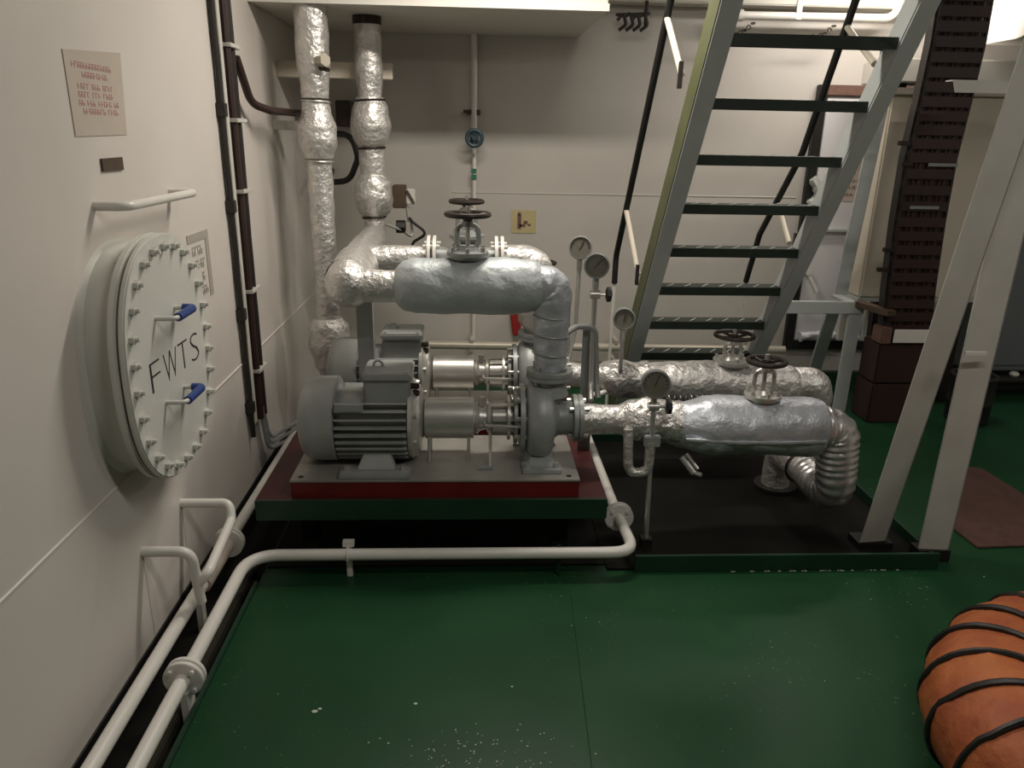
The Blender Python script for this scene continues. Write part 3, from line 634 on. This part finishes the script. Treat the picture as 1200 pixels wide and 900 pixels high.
# ------------------------------------------------------------------ suction lines
SZx = .492
def suction(y, rear):
    lab = 'foil lagged suction pipe of the rear pump with crumpled jacket' if rear else 'foil lagged suction pipe with long silver valve jacket and ribbed down-bend'
    t = thing('suction_pipe', lab, 'pipe', (.4, y, .1), 'lagged suction pipes')
    zc = .475 if rear else SZx; rj = .100 if rear else .116; f2 = FOIL if rear else CLOTHB
    build(MB().ring((.396, y, AZ), (.414, y, AZ), .092, .03, 30), 'flange', PUMPG, t, bevel=.002)
    build(jacket([(.414, y, AZ-.004), (.62, y, zc+.02)], [(0, .060), (.4, .054), (.8, .056), (1, .066)], wob=.06, seed=40+rear), 'pipe_jacket', FOIL, t)
    build(jacket([(.555, y, zc+.025), (.79, y, zc+.005)], [(0, .05), (.2, .078), (.5, .088), (.8, .082), (1, .09)], wob=.13, seed=44+rear), 'strainer_jacket', FOIL2, t)
    xe = 1.37 if not rear else 1.50
    build(jacket([(.755, y, zc), (xe, y, zc-.014)], [(0, .078), (.08, .092), (.25, rj), (.9, rj), (.97, rj*.93), (1, .08)], n=44, wob=.08 if not rear else .11, seed=48+rear, wf=8), 'valve_jacket', f2, t)
    if not rear:
        build(MB().tube(dense([(.80, y-.104, zc-.022), (1.0, y-.118, zc-.03), (1.2, y-.118, zc-.03), (1.34, y-.108, zc-.03)], .02), .007, 6, wob=.4, wf=40), 'jacket_seam', CLOTHB, t)
        el = fillet([(1.35, y, zc-.012), (1.435, y-.005, zc-.02), (1.462, y-.02, .165), (1.425, y+.22, .20)], [.09, .10], 14)
        build(jacket(el, [(0, .090), (.12, .080), (.6, .076), (.75, .072), (1, .066)], n=34, wob=.04, seed=55, fold=.035, step=.0058), 'ribbed_bend', FOIL3, t)
        build(jacket(fillet([(1.43, y+.19, .197), (1.40, y+.42, .20), (1.40, y+.42, .03)], .10), [(0, .066), (.5, .064), (1, .062)], wob=.05, seed=57), 'tail_jacket', FOIL, t)
        build(MB().torus((1.42, y+.24, .199), (-.18, .9, 0), .069, .005, 26, 6), 'tie_wire', DARKIRON, t)
        build(MB().lathe((1.40, y+.42, .012), (0, 0, 1), [(0, .095), (.02, .095), (.022, .06), (.05, .06)], 24), 'deck_flange', BLACK, t)
        m_ = MB().cyl((.80, y-.07, zc-.11), (.845, y-.10, zc-.165), .012, 10); m_.cyl((.835, y-.085, zc-.165), (.87, y-.115, zc-.165), .009, 8); m_.cyl((.82, y-.06, zc-.10), (.86, y-.095, zc-.15), .007, 8)
        build(m_, 'drain_cock', STEEL, t)
    else:
        el = fillet([(1.49, y, zc-.012), (1.60, y, zc-.012), (1.60, y+.02, .05)], .10, 10)
        build(jacket(el, [(0, .085), (1, .075)], wob=.05, seed=61), 'bend_jacket', FOIL, t)
        build(MB().lathe((1.60, y+.02, .012), (0, 0, 1), [(0, .11), (.02, .11), (.022, .07), (.05, .07)], 24), 'deck_flange', DARKIRON, t)
        m_ = MB()
        for k in range(11): 
            x = .88+k*.026; m_.torus((x, y-.092+.006*(k % 2), zc-.045), (1, .3, 0), .012, .004, 8, 5)
        build(m_, 'wire_lacing', STEEL, t)
suction(Y1, False); suction(Y2, True)
valve('globe_valve', 1.115, Y1, SZx+.100, .748, .078, 'globe valve with rusty brown handwheel on the long silver suction jacket', wheelm=DARKIRON, m=STEEL, fl=.07)
valve('globe_valve', 1.187, Y2, .475+.085, .700, .094, 'globe valve with dark handwheel on the rear suction pipe at the ladder foot', m=STEEL, fl=.085)

# ------------------------------------------------------------------ gauges
def gauge(p, r, pipe, lab, tilt=-.18, knob=None, extra=None):
    p = Vector(p); t = thing('pressure_gauge', lab, 'gauge', Vector(pipe[-1]), 'pressure gauges')
    ax = V(-.12, -1, .10).normalized()
    build(MB().lathe(p-ax*.018, ax, [(0, r*.9), (.004, r*.97), (.03, r*.97), (.034, r), (.042, r), (.044, r*.88), (.038, r*.87)], 32), 'case', GREYPIPE, t)
    build(MB().cyl(p+ax*.019, p+ax*.0205, r*.86, 32), 'dial', DIAL, t)
    uu = V(0, 0, 1); q = random.uniform(-.7, .4); rr = ax.cross(uu).normalized()
    d = (uu*math.cos(q)+rr*math.sin(q))
    build(MB().bar(p+ax*.022-d*r*.2, p+ax*.022+d*r*.68, .004, .002, ax), 'needle', INK, t)
    m_ = MB()
    for k in range(13):
        a = -2.3+4.6*k/12; d2 = uu*math.cos(a)+rr*math.sin(a); m_.bar(p+ax*.0212+d2*r*.66, p+ax*.0212+d2*r*.8, .003, .001, ax)
    build(m_, 'scale_marks', INK, t)
    neck = p+V(0, .0, -r)
    build(MB().cyl(neck+V(0, 0, .008), neck-V(0, 0, .05), .013, 6), 'nut', STEEL, t)
    build(MB().tube(fillet([neck-V(0, 0, .03)]+[Vector(q) for q in pipe], .035), .010, 10), 'gauge_pipe', STEEL, t)
    if knob:
        kx, kz = knob; b = V(neck.x, neck.y, kz)
        build(MB().cyl(b-V(.02, 0, 0), b+V(.02, 0, 0), .017, 10), 'needle_valve', STEEL, t)
        build(MB().cyl(b, b+V(kx*.8, 0, 0), .007, 8), 'valve_stem', STEEL, t)
        build(MB().lathe(b+V(kx*.75, 0, 0), (1, 0, 0), [(0, .012), (.006, .03), (.02, .03), (.026, .012)], 8), 'valve_knob', BLACK, t)
    return t
pA = UY(680, 290, 3.42); pB = UY(699, 311, 2.90); pC = UY(731, 373, 3.22); pD = UY(768, 449, 2.62)
gauge(pA, .054, [(pA.x-.005, 3.42, .70), (pA.x-.04, 3.40, .52), (.42, Y2+.02, .54)], 'round grey pressure gauge on a thin stem beside the rear discharge pipe', knob=None)
gauge(pB, .050, [(pB.x, 2.90, .76), (.47, 2.88, .60), (.46, 2.80, .56)], 'round grey pressure gauge with black knob beside the vertical discharge bend', knob=(.055, .965))
gauge(pC, .050, [(pC.x, 3.22, .56), (pC.x+.01, 3.26, .50)], 'round grey pressure gauge standing by the ladder foot', knob=None)
g = gauge(pD, .055, [(pD.x+.004, 2.62, .46), (pD.x+.012, 2.62, .08), (pD.x+.012, 2.62, .012)], 'dark faced pressure gauge on a post before the suction pipe', knob=(.06, .60))
gx = pD.x
build(MB().tube(fillet([(gx-.082, 2.645, .50), (gx-.078, 2.62, .33), (gx+.0, 2.62, .33), (gx-.0, 2.62, .46)], .045, 10), .019, 12, wob=.12, wf=30), 'siphon_tube', FOIL, g)
build(MB().box(gx-.025, gx+.035, 2.605, 2.635, .44, .485), 'siphon_block', PUMPG, g, bevel=.004)
build(MB().box(gx-.008, gx+.034, 2.60, 2.64, .007, .05), 'post_foot', DARKIRON, g)
t = thing('gauge_stand', 'grey flat post with bent tube beside the vertical discharge bend', 'stand', (.46, 2.90, PZ), 'gauge stands')
build(MB().box(.435, .487, 2.93, 2.945, PZ, .815), 'post', GREYPIPE, t, bevel=.002)
build(MB().tube(fillet([(DX+.05, 2.76, .835), (.40, 2.88, .84), (.478, 2.90, .835), (.495, 2.90, .60), (.50, 2.87, .545)], .05), .012, 10), 'bent_tube', GREYPIPE, t)
t = thing('gauge_stand', 'grey flat post with bent tube beside the rear discharge pipe', 'stand', (.44, 3.48, PZ), 'gauge stands')
build(MB().box(.405, .455, 3.50, 3.515, PZ, .80), 'post', GREYPIPE, t, bevel=.002)
build(MB().tube(fillet([(DX+.05, 3.34, .90), (.36, 3.44, .93), (.42, 3.46, .93), (.44, 3.46, .70), (.44, 3.44, .56)], .05), .012, 10), 'bent_tube', GREYPIPE, t)
build(MB().tube(fillet([(.47, Y2-.02, .52), (.50, Y2-.06, .46), (.55, Y2-.07, .43), (.60, Y2-.06, .45)], .03), .012, 10), 'drain_elbow', WHITE, label='small pale bent tube under the rear suction pipe near the pump', cat='tube')

# ------------------------------------------------------------------ drip tray
t = thing('drip_tray', 'shallow dark drip tray with green coaming under the suction pipes', 'tray', (1.15, 3.0, 0))
build(MB().box(.50, 1.76, 2.462, 3.72, .0005, .010), 'tray_or_shade_sheet', TRAYD, t)
build(MB().box(-.77, .4995, 2.50, 3.70, .0005, .004), 'tray_or_shade_sheet', TRAYD, t)  # near-black sheet added to imitate the shade under the pump platform
build(MB().box(.60, 1.775, 2.448, 2.462, 0.0005, .068), 'coaming', GREENBAR, t, bevel=.002)
build(MB().box(1.76, 1.775, 2.462, 3.72, 0.0005, .05), 'coaming', GREENBAR, t)
build(MB().box(.50, 1.76, 3.70, 3.72, .01, .05), 'coaming', GREENBAR, t)

# ------------------------------------------------------------------ white floor pipes
def flange_pair(m_, c, ax, R=.055, th=.016):
    c = Vector(c); ax = Vector(ax).normalized()
    m_.cyl(c-ax*th*1.05, c-ax*.002, R, 28); m_.cyl(c+ax*.002, c+ax*th*1.05, R, 28)
def bolts(parent, c, R, n=4):
    c = Vector(c); bolts_of(parent, 'flange_bolt', [(c+V(R*math.sin(q), -.026, R*math.cos(q)), c+V(R*math.sin(q), .026, R*math.cos(q))) for q in [2*PI*(k+.5)/n for k in range(n)]], .007, WHITE)
t = thing('floor_pipe', 'white pipe along the gutter that turns across in front of the pump platform', 'pipe', (-.8, 1.5, -.045))
path = fillet([(-.792, YN+.05, .10), (-.808, 2.425, .10), (.592, 2.425, .10), (.578, 2.76, .10), (.572, 3.9, .10)], [.12, .085, .3], 10)
build(MB().tube(path, .0215, 16), 'pipe', WHITE, t)
m_ = MB(); flange_pair(m_, (-.805, 1.785, .10), (0, 1, 0)); build(m_, 'flange', WHITE, t, bevel=.002)
bolts(t, (-.805, 1.785, .10), .042)
m_ = MB(); flange_pair(m_, (.581, 2.70, .10), (0, 1, 0), .058); build(m_, 'flange', WHITE, t, bevel=.002)
bolts(t, (.581, 2.70, .10), .044)
m_ = MB().torus((-.455, 2.425, .10), (1, 0, 0), .025, .004, 18, 6); m_.box(-.465, -.445, 2.44, 2.455, .0, .135); m_.box(-.475, -.435, 2.435, 2.458, .125, .145)
build(m_, 'clamp', WHITE, t)
m_ = MB().box(.305, .318, 2.43, 2.445, .0, .125); build(m_, 'bracket', GREENBAR, t)
build(MB().box(-.815, -.795, 1.76, 1.81, -.045, .06), 'bracket', WHITE, t)
t = thing('gutter_pipe', 'straight white pipe running in the gutter at the foot of the left wall', 'pipe', (-.908, 1.5, -.045))
build(MB().tube([(-.906, YN+.05, .10), (-.912, 2.0, .10), (-.905, 3.62, .10)], .0215, 16), 'pipe', WHITE, t)
m_ = MB(); flange_pair(m_, (-.908, 2.52, .10), (0, 1, 0), .056); build(m_, 'flange', WHITE, t, bevel=.002)
build(MB().tube([(-.909, 2.24, .10), (-.909, 2.49, .10)], .029, 16), 'sleeve', mat('sleeve_paint', (.40, .34, .29), .5), t)
for y in (.4, 2.2, 3.4): build(MB().box(-.918, -.898, y-.015, y+.015, -.045, .085), 'bracket', LEGM, t)
t = thing('pipe_guard_rail', 'white bent tube guard welded to the left wall over the gutter pipe', 'rail', (WX, 2.25, .1))
ya, yb, zr = 2.075, 2.395, .325
build(MB().tube(fillet([(WX, yb, zr), (-.845, yb, zr), (-.835, yb-.03, zr-.05), (-.83, ya+.02, .235), (-.862, ya+.02, .20)], [.05, .04, .02]), .016, 12), 'bent_tube', WHITE, t)
build(MB().tube(fillet([(WX, ya, zr), (-.865, ya, zr), (-.865, ya+.03, .125)], .045), .016, 12), 'bent_tube', WHITE, t)

# ------------------------------------------------------------------ ladder
LX0, LX1, LY, LZ, LA, LB = .886, 1.486, 2.877, 1.898, .146, .206
dn = V(0, -LA, LB).normalized(); nrm = V(0, -LB, -LA).normalized()     # nrm: out of the underside, towards the room
t = thing('ship_ladder', 'steep grey steel ladder with dark green treads rising towards the room', 'ladder', (1.19, 4.22, 0))
base = V(0, LY+LA*LZ/LB, 0); top = base+dn*((CZ-.01)/dn.z)
def stringer(xo, xi, wm, side, nb):
    # flange facing the room, web on the outer side, back flange
    f0 = nrm*.055
    def plate(xa, xb, n0, n1, nm, m):
        mb = MB(); lo = []; hi = []
        for n_ in (n0, n1):
            off = nrm*n_
            def atz(x, z): s_ = (z-off.z)/dn.z; q = base+dn*s_+off; return V(x, q.y, z)
            lo.append((atz(xa, .001), atz(xb, .001))); hi.append((atz(xa, CZ-.001), atz(xb, CZ-.001)))
        mb.hexa([lo[0][0], lo[0][1], lo[1][1], lo[1][0], hi[0][0], hi[0][1], hi[1][1], hi[1][0]])
        return build(mb, nm, m, t)
    plate(min(xo, xi), max(xo, xi), .055, .063, 'stringer_flange', STRGREY)
    plate(xo-(.004 if side < 0 else 0), xo+(.004 if side > 0 else 0)+(.0 if side < 0 else 0), nb, .055, 'stringer_web', wm)
    plate(min(xo, xi), max(xo, xi), nb-.008, nb, 'stringer_flange', STRGREY)
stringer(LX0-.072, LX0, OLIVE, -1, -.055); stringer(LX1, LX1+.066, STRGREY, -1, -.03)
for i in range(-3, 9):
    y, z = LY+LA*i, LZ-LB*i
    if z < .05: continue
    m_ = MB().box(LX0-.071, LX1-.005, y-.045, y+.055, z-.004, z+.004); m_.box(LX0-.071, LX1-.005, y-.05, y-.045, z-.036, z+.004); m_.box(LX0-.071, LX1-.005, y+.05, y+.055, z-.03, z+.004)
    tr = build(m_, 'tread', TREADM, t)
    g_ = MB()
    for k in range(7): x = LX0+.04+k*.085; g_.bar((x, y-.035, z+.0045), (x+.05, y+.03, z+.0045), .006, .003, V(0, 1, 0))
    build(g_, 'grip_bars', STRGREY, tr)
def rail(X, pix, lab, brk, post):
    t = thing('ladder_handrail', lab, 'handrail', UX(*pix[-1], X), 'ladder handrails')
    P = [UX(x, y, X) for x, y in pix]; d = (P[0]-P[1]).normalized()
    P = [P[0]+d*min(.6, (CZ-.02-P[0].z)/d.z)]+P
    build(MB().tube(fillet(P, .12), .0165, 12), 'rail', RAILBLK, t)
    for (a, b, xb) in brk:
        A = UX(*a, X); B = UX(*b, xb); build(MB().tube([A, B], .013, 10), 'bracket', CREAM, t)
        build(MB().box(min(X, xb)+abs(X-xb)*.5, max(X, xb)+.001, B.y-.012, B.y+.012, B.z-.05, B.z+.05), 'bracket_plate', DARKIRON, t)
    e = P[-1]; build(MB().tube([e, (e.x, e.y+.02, 0)], .009, 8), 'stanchion', WHITE, t)
rail(.785, [(786, 0), (735, 240), (722, 300), (720, 332)], 'black handrail with cream brackets on the outer side of the olive stringer', [((782, 22), (799, 88), .812), ((734, 247), (748, 322), .812)], None)
rail(1.60, [(1003, 0), (940, 180), (890, 275), (874, 330)], 'black handrail on the door side of the ladder seen through the treads', [((993, 32), (1025, 75), 1.56), ((912, 240), (925, 285), 1.56)], None)

# ------------------------------------------------------------------ door and right-hand back wall
d1 = struct(MB().box(2.09, 2.72, WY-.03, WY-.001, .30, 1.81), 'door_1', DOORW, bevel=.01)
for a in ((2.035, 2.09, .245, 1.87), (2.72, 2.785, .245, 1.87)): struct(MB().box(a[0], a[1], WY-.045, WY-.001, a[2], a[3]), 'door_frame', BLACK, d1, bevel=.004)
struct(MB().box(2.09, 2.72, WY-.045, WY-.001, .245, .30), 'door_frame', BLACK, d1, bevel=.004)
struct(MB().box(2.09, 2.72, WY-.045, WY-.001, 1.81, 1.87), 'door_frame', RUST, d1, bevel=.004)
h1, h2 = UY(946, 319, 4.68), UY(957, 342, 4.66)
struct(MB().cyl((h1.x, WY-.03, h1.z), (h1.x, 4.66, h1.z), .018, 10).tube([h1, h2], .013, 10), 'door_lever', WHITE, d1)
struct(MB().box(2.09, 2.72, WY-.06, WY-.03, 1.015, 1.03), 'door_ledge', STRGREY, d1)
nt = build(MB().prism([UY(x, y, WY-.033) for x, y in ((982, 187), (1013, 187), (1004, 236), (972, 236))], (0, .002, 0)), 'door_notice', PAPER, label='paper notice with grey lettering on the white steel door', cat='notice')
for k in range(4):
    p = UY(988-k*2.5, 206+k*8, WY-.0335); scribble('printed_line', RUST, nt, p, (1, 0, 0), ((4,), (2, 3), (6,), (5,))[k], .022, .021, .0004)
m_ = MB()
m_.tube(dense([(2.12, 4.69, .34), (2.30, 4.68, .345), (2.5, 4.69, .34)], .02), .03, 12, wob=.6, wf=18)
build(m_, 'plastic_bag', PLASTIC, label='crumpled clear plastic bag lying on the door sill', cat='bag')
m_ = MB(); p = UY(955, 225, 4.70)
m_.tube(dense([p+V(-.03, 0, .08), p+V(.03, 0, 0), p+V(-.02, 0, -.08)], .015), .028, 10, wob=.7, wf=25)
build(m_, 'rag', mat('grey_rag', (.42, .44, .40), .8), label='crumpled grey rag hanging on the white steel door', cat='rag')

# cream casing on stand
cx0 = UY(1043, 126, 4.3).x
t = thing('cable_casing', 'tall cream box casing behind the brown cable column', 'casing', (2.6, 4.45, .66))
build(MB().box(cx0, 3.02, 4.30, 4.49, .675, 1.80), 'casing_body', CREAM, t, bevel=.01)
build(MB().box(cx0-.03, 3.06, 4.27, 4.52, 1.80, 1.835), 'top_cap', CREAM, t, bevel=.004)
build(MB().box(cx0-.06, 3.4, 4.24, 4.56, 1.86, 1.98), 'cable_beam', DUCTM, bevel=.006, label='white horizontal beam lying across the top of the cream casing', cat='beam')
build(MB().box(cx0+.05, cx0+.1, 4.35, 4.45, 1.835, 1.86).box(2.9, 2.96, 4.35, 4.45, 1.835, 1.86), 'beam_packer', DARKIRON, label='dark packers between the cream casing and the beam', cat='packer')
# grey stand
t = thing('steel_stand', 'grey steel stand with raking legs next to the ladder foot under the cream casing', 'stand', (2.1, 4.3, 0))
build(MB().box(1.80, 2.26, 4.20, 4.23, .600, .672), 'front_beam', STRGREY, t, bevel=.003)
build(MB().box(2.19, 2.26, 4.23, 4.50, .64, .655), 'cross_plate', STRGREY, t, bevel=.003)
build(MB().bar((2.21, 4.215, 0), (2.215, 4.215, .605), .075, .02), 'leg', STRGREY, t)
build(MB().bar((2.185, 4.60, 0), UY(977, 362, 4.30), .075, .02), 'leg', STRGREY, t)
build(MB().bar(UY(1032, 128, 4.21), UY(985, 345, 4.21), .075, .012), 'raking_strut', STRGREY, label='grey flat raking strut rising from the steel stand past the cream casing', cat='strut')
build(MB().bar((2.225, 4.22, .66), (2.30, 3.98, .655), .03, .06, V(0, 0, 1)), 'side_beam', BROWNB, t)
build(MB().box(2.26, 3.02, 4.30, 4.49, .655, .675), 'shelf', STRGREY, t)
build(MB().bar((2.38, 4.25, 0), (2.38, 4.30, .655), .05, .05), 'leg', DARKIRON, t)
build(MB().box(2.92, 2.98, 4.38, 4.44, 0, .655), 'leg', DARKIRON, t)
for x in (2.30, 2.46): build(MB().box(x-.02, x+.02, 4.50, 4.53, .36, .60), 'white_tube', WHITE, t, bevel=.004)

# ------------------------------------------------------------------ brown cable column
t = thing('cable_column', 'wide column of brown strapped cables climbing to the ceiling', 'cable bundle', (2.43, 4.05, .48))
cen = [UY(1150, -120, 4.0), UY(1122, 50, 4.03), UY(1106, 120, 4.05), UY(1090, 185, 4.05), UY(1077, 260, 4.05), UY(1066, 340, 4.05), UY(1061, 400, 4.05)]
NC = 11
for k in range(NC):
    off = (k-(NC-1)/2)*.0235
    build(MB().tube([p+V(off+.002*math.sin(k*7+i), .006*((k*5) % 3-1), 0) for i, p in enumerate(dense(cen, .12))], .0150, 8), 'cable', CABLEB if k % 5 else CABLEK, t)
m_ = MB()
for s_ in (-1, 1):
    pts = dense(cen, .12)
    for a, b in zip(pts[:-1], pts[1:]): m_.bar(a+V(s_*.138, .02, 0), b+V(s_*.138, .02, 0), .012, .06)
for p in dense(cen, .12): m_.box(p.x-.135, p.x+.135, p.y+.03, p.y+.036, p.z-.02, p.z+.02)
build(m_, 'tray_ladder', CABLEK, t)
rg = None
for p in dense([q+V(0, 0, 0) for q in cen], .068):
    if rg is None: rg = build(MB().box(p.x-.132, p.x+.132, p.y-.030, p.y-.022, p.z-.026, p.z+.026), 'rung', CABLEB, t, bevel=.003); p0 = p
    else: c = rg.copy(); COL.objects.link(c); c.parent = t; c.location = p-p0
for (x0, x1, y) in ((1098, 1145, 67), (1088, 1122, 193), (1066, 1100, 243)):
    a, b = UY(x0, y, 4.015), UY(x1, y, 4.015); build(MB().box(a.x, b.x, 4.010, 4.018, a.z-.008, a.z+.008), 'strap', GREYPIPE, t)
for (x, y) in ((1060, 168), (1063, 192), (1042, 293), (1035, 316)):
    a = UY(x, y, 4.03); build(MB().box(a.x-.03, a.x+.03, 4.02, 4.05, a.z-.012, a.z+.012), 'strap_buckle', DARKIRON, t, bevel=.003)
t = thing('cable_box', 'dark brown steel cable box on the deck below the cable column', 'box', (2.42, 4.1, 0))
build(MB().box(2.275, 2.575, 4.0, 4.2, 0, .235), 'lower_box', CABLEB, t, bevel=.008)
build(MB().box(2.28, 2.57, 4.005, 4.195, .24, .475), 'upper_box', CABLEB, t, bevel=.008)
build(MB().box(2.27, 2.33, 3.99, 4.1, .475, .57), 'gland_block', RUST, t, bevel=.006)
build(MB().box(2.34, 2.63, 3.985, 3.995, .485, .562), 'shelf_plate', WHITE, bevel=.003, label='white flat plate at the foot of the brown cable column', cat='plate')
a, b = UY(1116, 101, 3.6), UY(1178, 101, 3.6)
m_ = MB().prism([(a.x, 3.6, a.z+.028), (b.x+.1, 3.6, a.z+.028), (b.x+.1, 3.6, a.z-.026), (a.x+.02, 3.6, a.z-.026)], (0, .006, 0)); m_.box(a.x, b.x+.1, 3.606, 3.66, a.z+.022, a.z+.028)
build(m_, 'angle_bracket', WHITE, label='white angle iron bracket reaching from the raking posts to the cable column', cat='bracket')
# white trunk under the ceiling at the right
t = thing('ventilation_duct', 'white rounded ventilation duct below the ceiling right of the cable column', 'duct', (3.2, 3.9, 2.0))
mb = MB(); prof = []
for k in range(9): q = PI/2*k/8; prof.append((4.05-.25*math.sin(q)-.0, 2.06+.25-.25*math.cos(q)+.0))
poly = [(2.72, 4.30, CZ-.002), (2.72, 4.30, 2.06)]+[(2.72, y_, z_) for y_, z_ in prof]+[(2.72, 3.80, CZ-.002)]
build(MB().prism(poly, (1.2, 0, 0)), 'duct_body', WHITE, t)

# ------------------------------------------------------------------ raking posts at the right
def angle_post(name, a, b, w1, w2, th, dirA, dirB, lab, foot):
    a, b = Vector(a), Vector(b); t = thing(name, lab, 'post', a, 'steel angle posts')
    m_ = MB(); dA = Vector(dirA).normalized(); dB = Vector(dirB).normalized()
    def strip(d, w_, o): 
        n_ = o
        m_.hexa([a, a+d*w_, a+d*w_+n_*th, a+n_*th, b, b+d*w_, b+d*w_+n_*th, b+n_*th])
    strip(dA, w1, dB); strip(dB, w2, dA)
    build(m_, 'angle_bar', LEGM, t, bevel=.002)
    build(MB().box(a.x+min(0, dA.x*w1, dB.x*w2)-.004, a.x+max(0, dA.x*w1, dB.x*w2)+.004, a.y+min(0, dA.y*w1, dB.y*w2)-.004, a.y+max(0, dA.y*w1, dB.y*w2)+.004, foot, a.z), 'foot_pad', BLACK, t)
    return t
A0 = UZ(1038, 634, .035); A1 = A0+V(.035, -.33, 1.95)
angle_post('angle_post', A0, A1, .115, .07, .008, (-1, -.12, 0), (.25, 1, 0), 'pale raking angle iron post standing on the drip tray corner', .011)
B0 = UZ(1112, 645, .05); B1 = B0+V(-.01, -.06, 2.5)
pB_ = angle_post('angle_post', B0, B1, .115, .06, .008, (-1, .1, 0), (.05, 1, 0), 'pale upright angle iron post with a small weld beside the drip tray', 0)
q = UY(1132, 409, B0.y-.01); build(MB().box(q.x-.038, q.x+.038, q.y-.06, q.y-.05, q.z-.006, q.z+.006), 'weld_bead', WHITE, pB_)

# grey cabinet, black drum and pipes by the right back wall
t = thing('grey_cabinet', 'large plain blue-grey steel cabinet against the back wall', 'cabinet', (3.75, 4.6, .12))
build(MB().box(3.20, 4.3, 4.55, WY-.002, .15, 1.62), 'cabinet_body', GCAB, t, bevel=.008)
build(MB().box(3.24, 3.74, 4.538, 4.55, .19, 1.58), 'door', GCAB, t, bevel=.004)
build(MB().box(3.76, 4.26, 4.538, 4.55, .19, 1.58), 'door', GCAB, t, bevel=.004)
build(MB().box(3.22, 4.28, 4.60, WY-.01, 0.0, .15), 'plinth', BLACK, t)
t = thing('waste_drum', 'low black drum standing behind the upright angle post', 'drum', (2.90, 4.05, 0))
build(MB().lathe((2.90, 4.05, 0), (0, 0, 1), [(0, .10), (.01, .115), (.12, .118), (.125, .122), (.14, .118), (.26, .12), (.275, .125), (.285, .12), (.285, .105), (.25, .10)], 28), 'drum_body', BLACK, t)
build(MB().torus((2.90, 4.05, .28), (0, 0, 1), .121, .006, 28, 6), 'rim', DARKIRON, t)
t = thing('hazard_pipe', 'black pipe with a yellow band low in front of the grey cabinet', 'pipe', (3.6, 4.42, .1))
build(MB().tube([(3.06, 4.42, .13), (4.5, 4.42, .13)], .03, 12), 'pipe', BLACK, t)
build(MB().tube([(3.12, 4.42, .13), (3.22, 4.42, .13)], .032, 12), 'yellow_band', YELK, t)
build(MB().lathe((3.42, 4.42, .155), (0, 0, 1), [(0, .02), (.015, .03), (.03, .02)], 12), 'white_cap', WHITE, t)
for x in (3.1, 4.3): build(MB().box(x-.02, x+.02, 4.40, 4.44, 0, .105), 'foot', BLACK, t)

# ------------------------------------------------------------------ mat and ventilation hose
m_ = MB().prism([UZ(x, y, .001) for x, y in ((1090, 600), (1100, 560), (1118, 547), (1150, 550), (1215, 590), (1240, 640), (1145, 643))], (0, 0, .008))
build(m_, 'floor_mat', MATM, bevel=.003, label='dark brown floor mat lying on the green deck behind the angle posts', cat='mat')
t = thing('ventilation_hose', 'orange fabric ventilation hose with black spiral wire lying on the deck', 'hose', (1.5, 1.6, 0))
HR = .178; hc = V(1.705, 1.305, 0); RR = .42
path = [V(hc.x+RR*1.0*math.cos(q), hc.y+RR*math.sin(q), HR+.004) for q in [math.radians(a) for a in range(75, 292, 3)]]
path = [path[0]+V(.7, -.12, 0)]+[path[0]+V(.35, -.03, 0)]+path+[path[-1]+V(.3, -.02, 0), path[-1]+V(.6, -.05, 0)]
pd = dense(path, .018); L = 0; rs = []
pitch = .105
for i, p in enumerate(pd):
    if i: L += (p-pd[i-1]).length
    rs.append(HR*(.975+.02*math.cos(2*PI*L/pitch)))
build(MB().tube(pd, rs, 40, wob=.05, wf=10, seed=71), 'fabric_tube', ORANGE, t)
# spiral wire
sp = []; L = 0; a = None
tot = sum((pd[i+1]-pd[i]).length for i in range(len(pd)-1))
def at_len(l):
    s = 0
    for i in range(len(pd)-1):
        e = (pd[i+1]-pd[i]).length
        if s+e >= l: return pd[i].lerp(pd[i+1], (l-s)/e), (pd[i+1]-pd[i]).normalized()
        s += e
    return pd[-1], (pd[-1]-pd[-2]).normalized()
n = int(tot/pitch*36)
for k in range(n):
    l = tot*k/n; p, tn = at_len(l); q = 2*PI*l/pitch; side = V(tn.y, -tn.x, 0).normalized(); upz = V(0, 0, 1)
    sp.append(p+(side*math.cos(q)+upz*math.sin(q))*(HR*.995))
build(MB().tube(sp, .009, 7), 'spiral_wire', BLACK, t)

# ------------------------------------------------------------------ small marks on the deck
struct(MB().tube(dense([UZ(668, 690, .0), UZ(694, 905, .0)], .03), .0016, 6, wob=.3, wf=40), 'weld_seam', FLOORM, fl)
m_ = MB(); rnd = random.Random(3)
for k in range(120):
    x, y = UZ(560, 888, 0).x+rnd.gauss(0, .13), UZ(560, 888, 0).y+rnd.gauss(0, .06); r = rnd.uniform(.0012, .0035)
    a0 = rnd.random()*6; m_.prism([(x+r*math.cos(a0+j*2.1), y+r*math.sin(a0+j*2.1), .0003) for j in range(3)], (0, 0, .0012))
for px, py, r in ((369, 834, .009), (375, 831, .006), (487, 825, .006), (1153, 676, .004), (600, 805, .004)):
    p = UZ(px, py, 0); m_.prism([(p.x+r*math.cos(j*1.05), p.y+.7*r*math.sin(j*1.05), .0003) for j in range(6)], (0, 0, .0015))
for k in range(26):
    p = UZ(rnd.uniform(860, 1065), 671, 0); m_.box(p.x-rnd.uniform(.002, .014), p.x+.004, 2.443, 2.4465, .0003, .003)
build(m_, 'paint_chips', mat('pale_chips', (.42, .45, .36), .7), smooth=False, label='scattered pale paint chips lying on the green deck', cat='debris', kind='stuff')
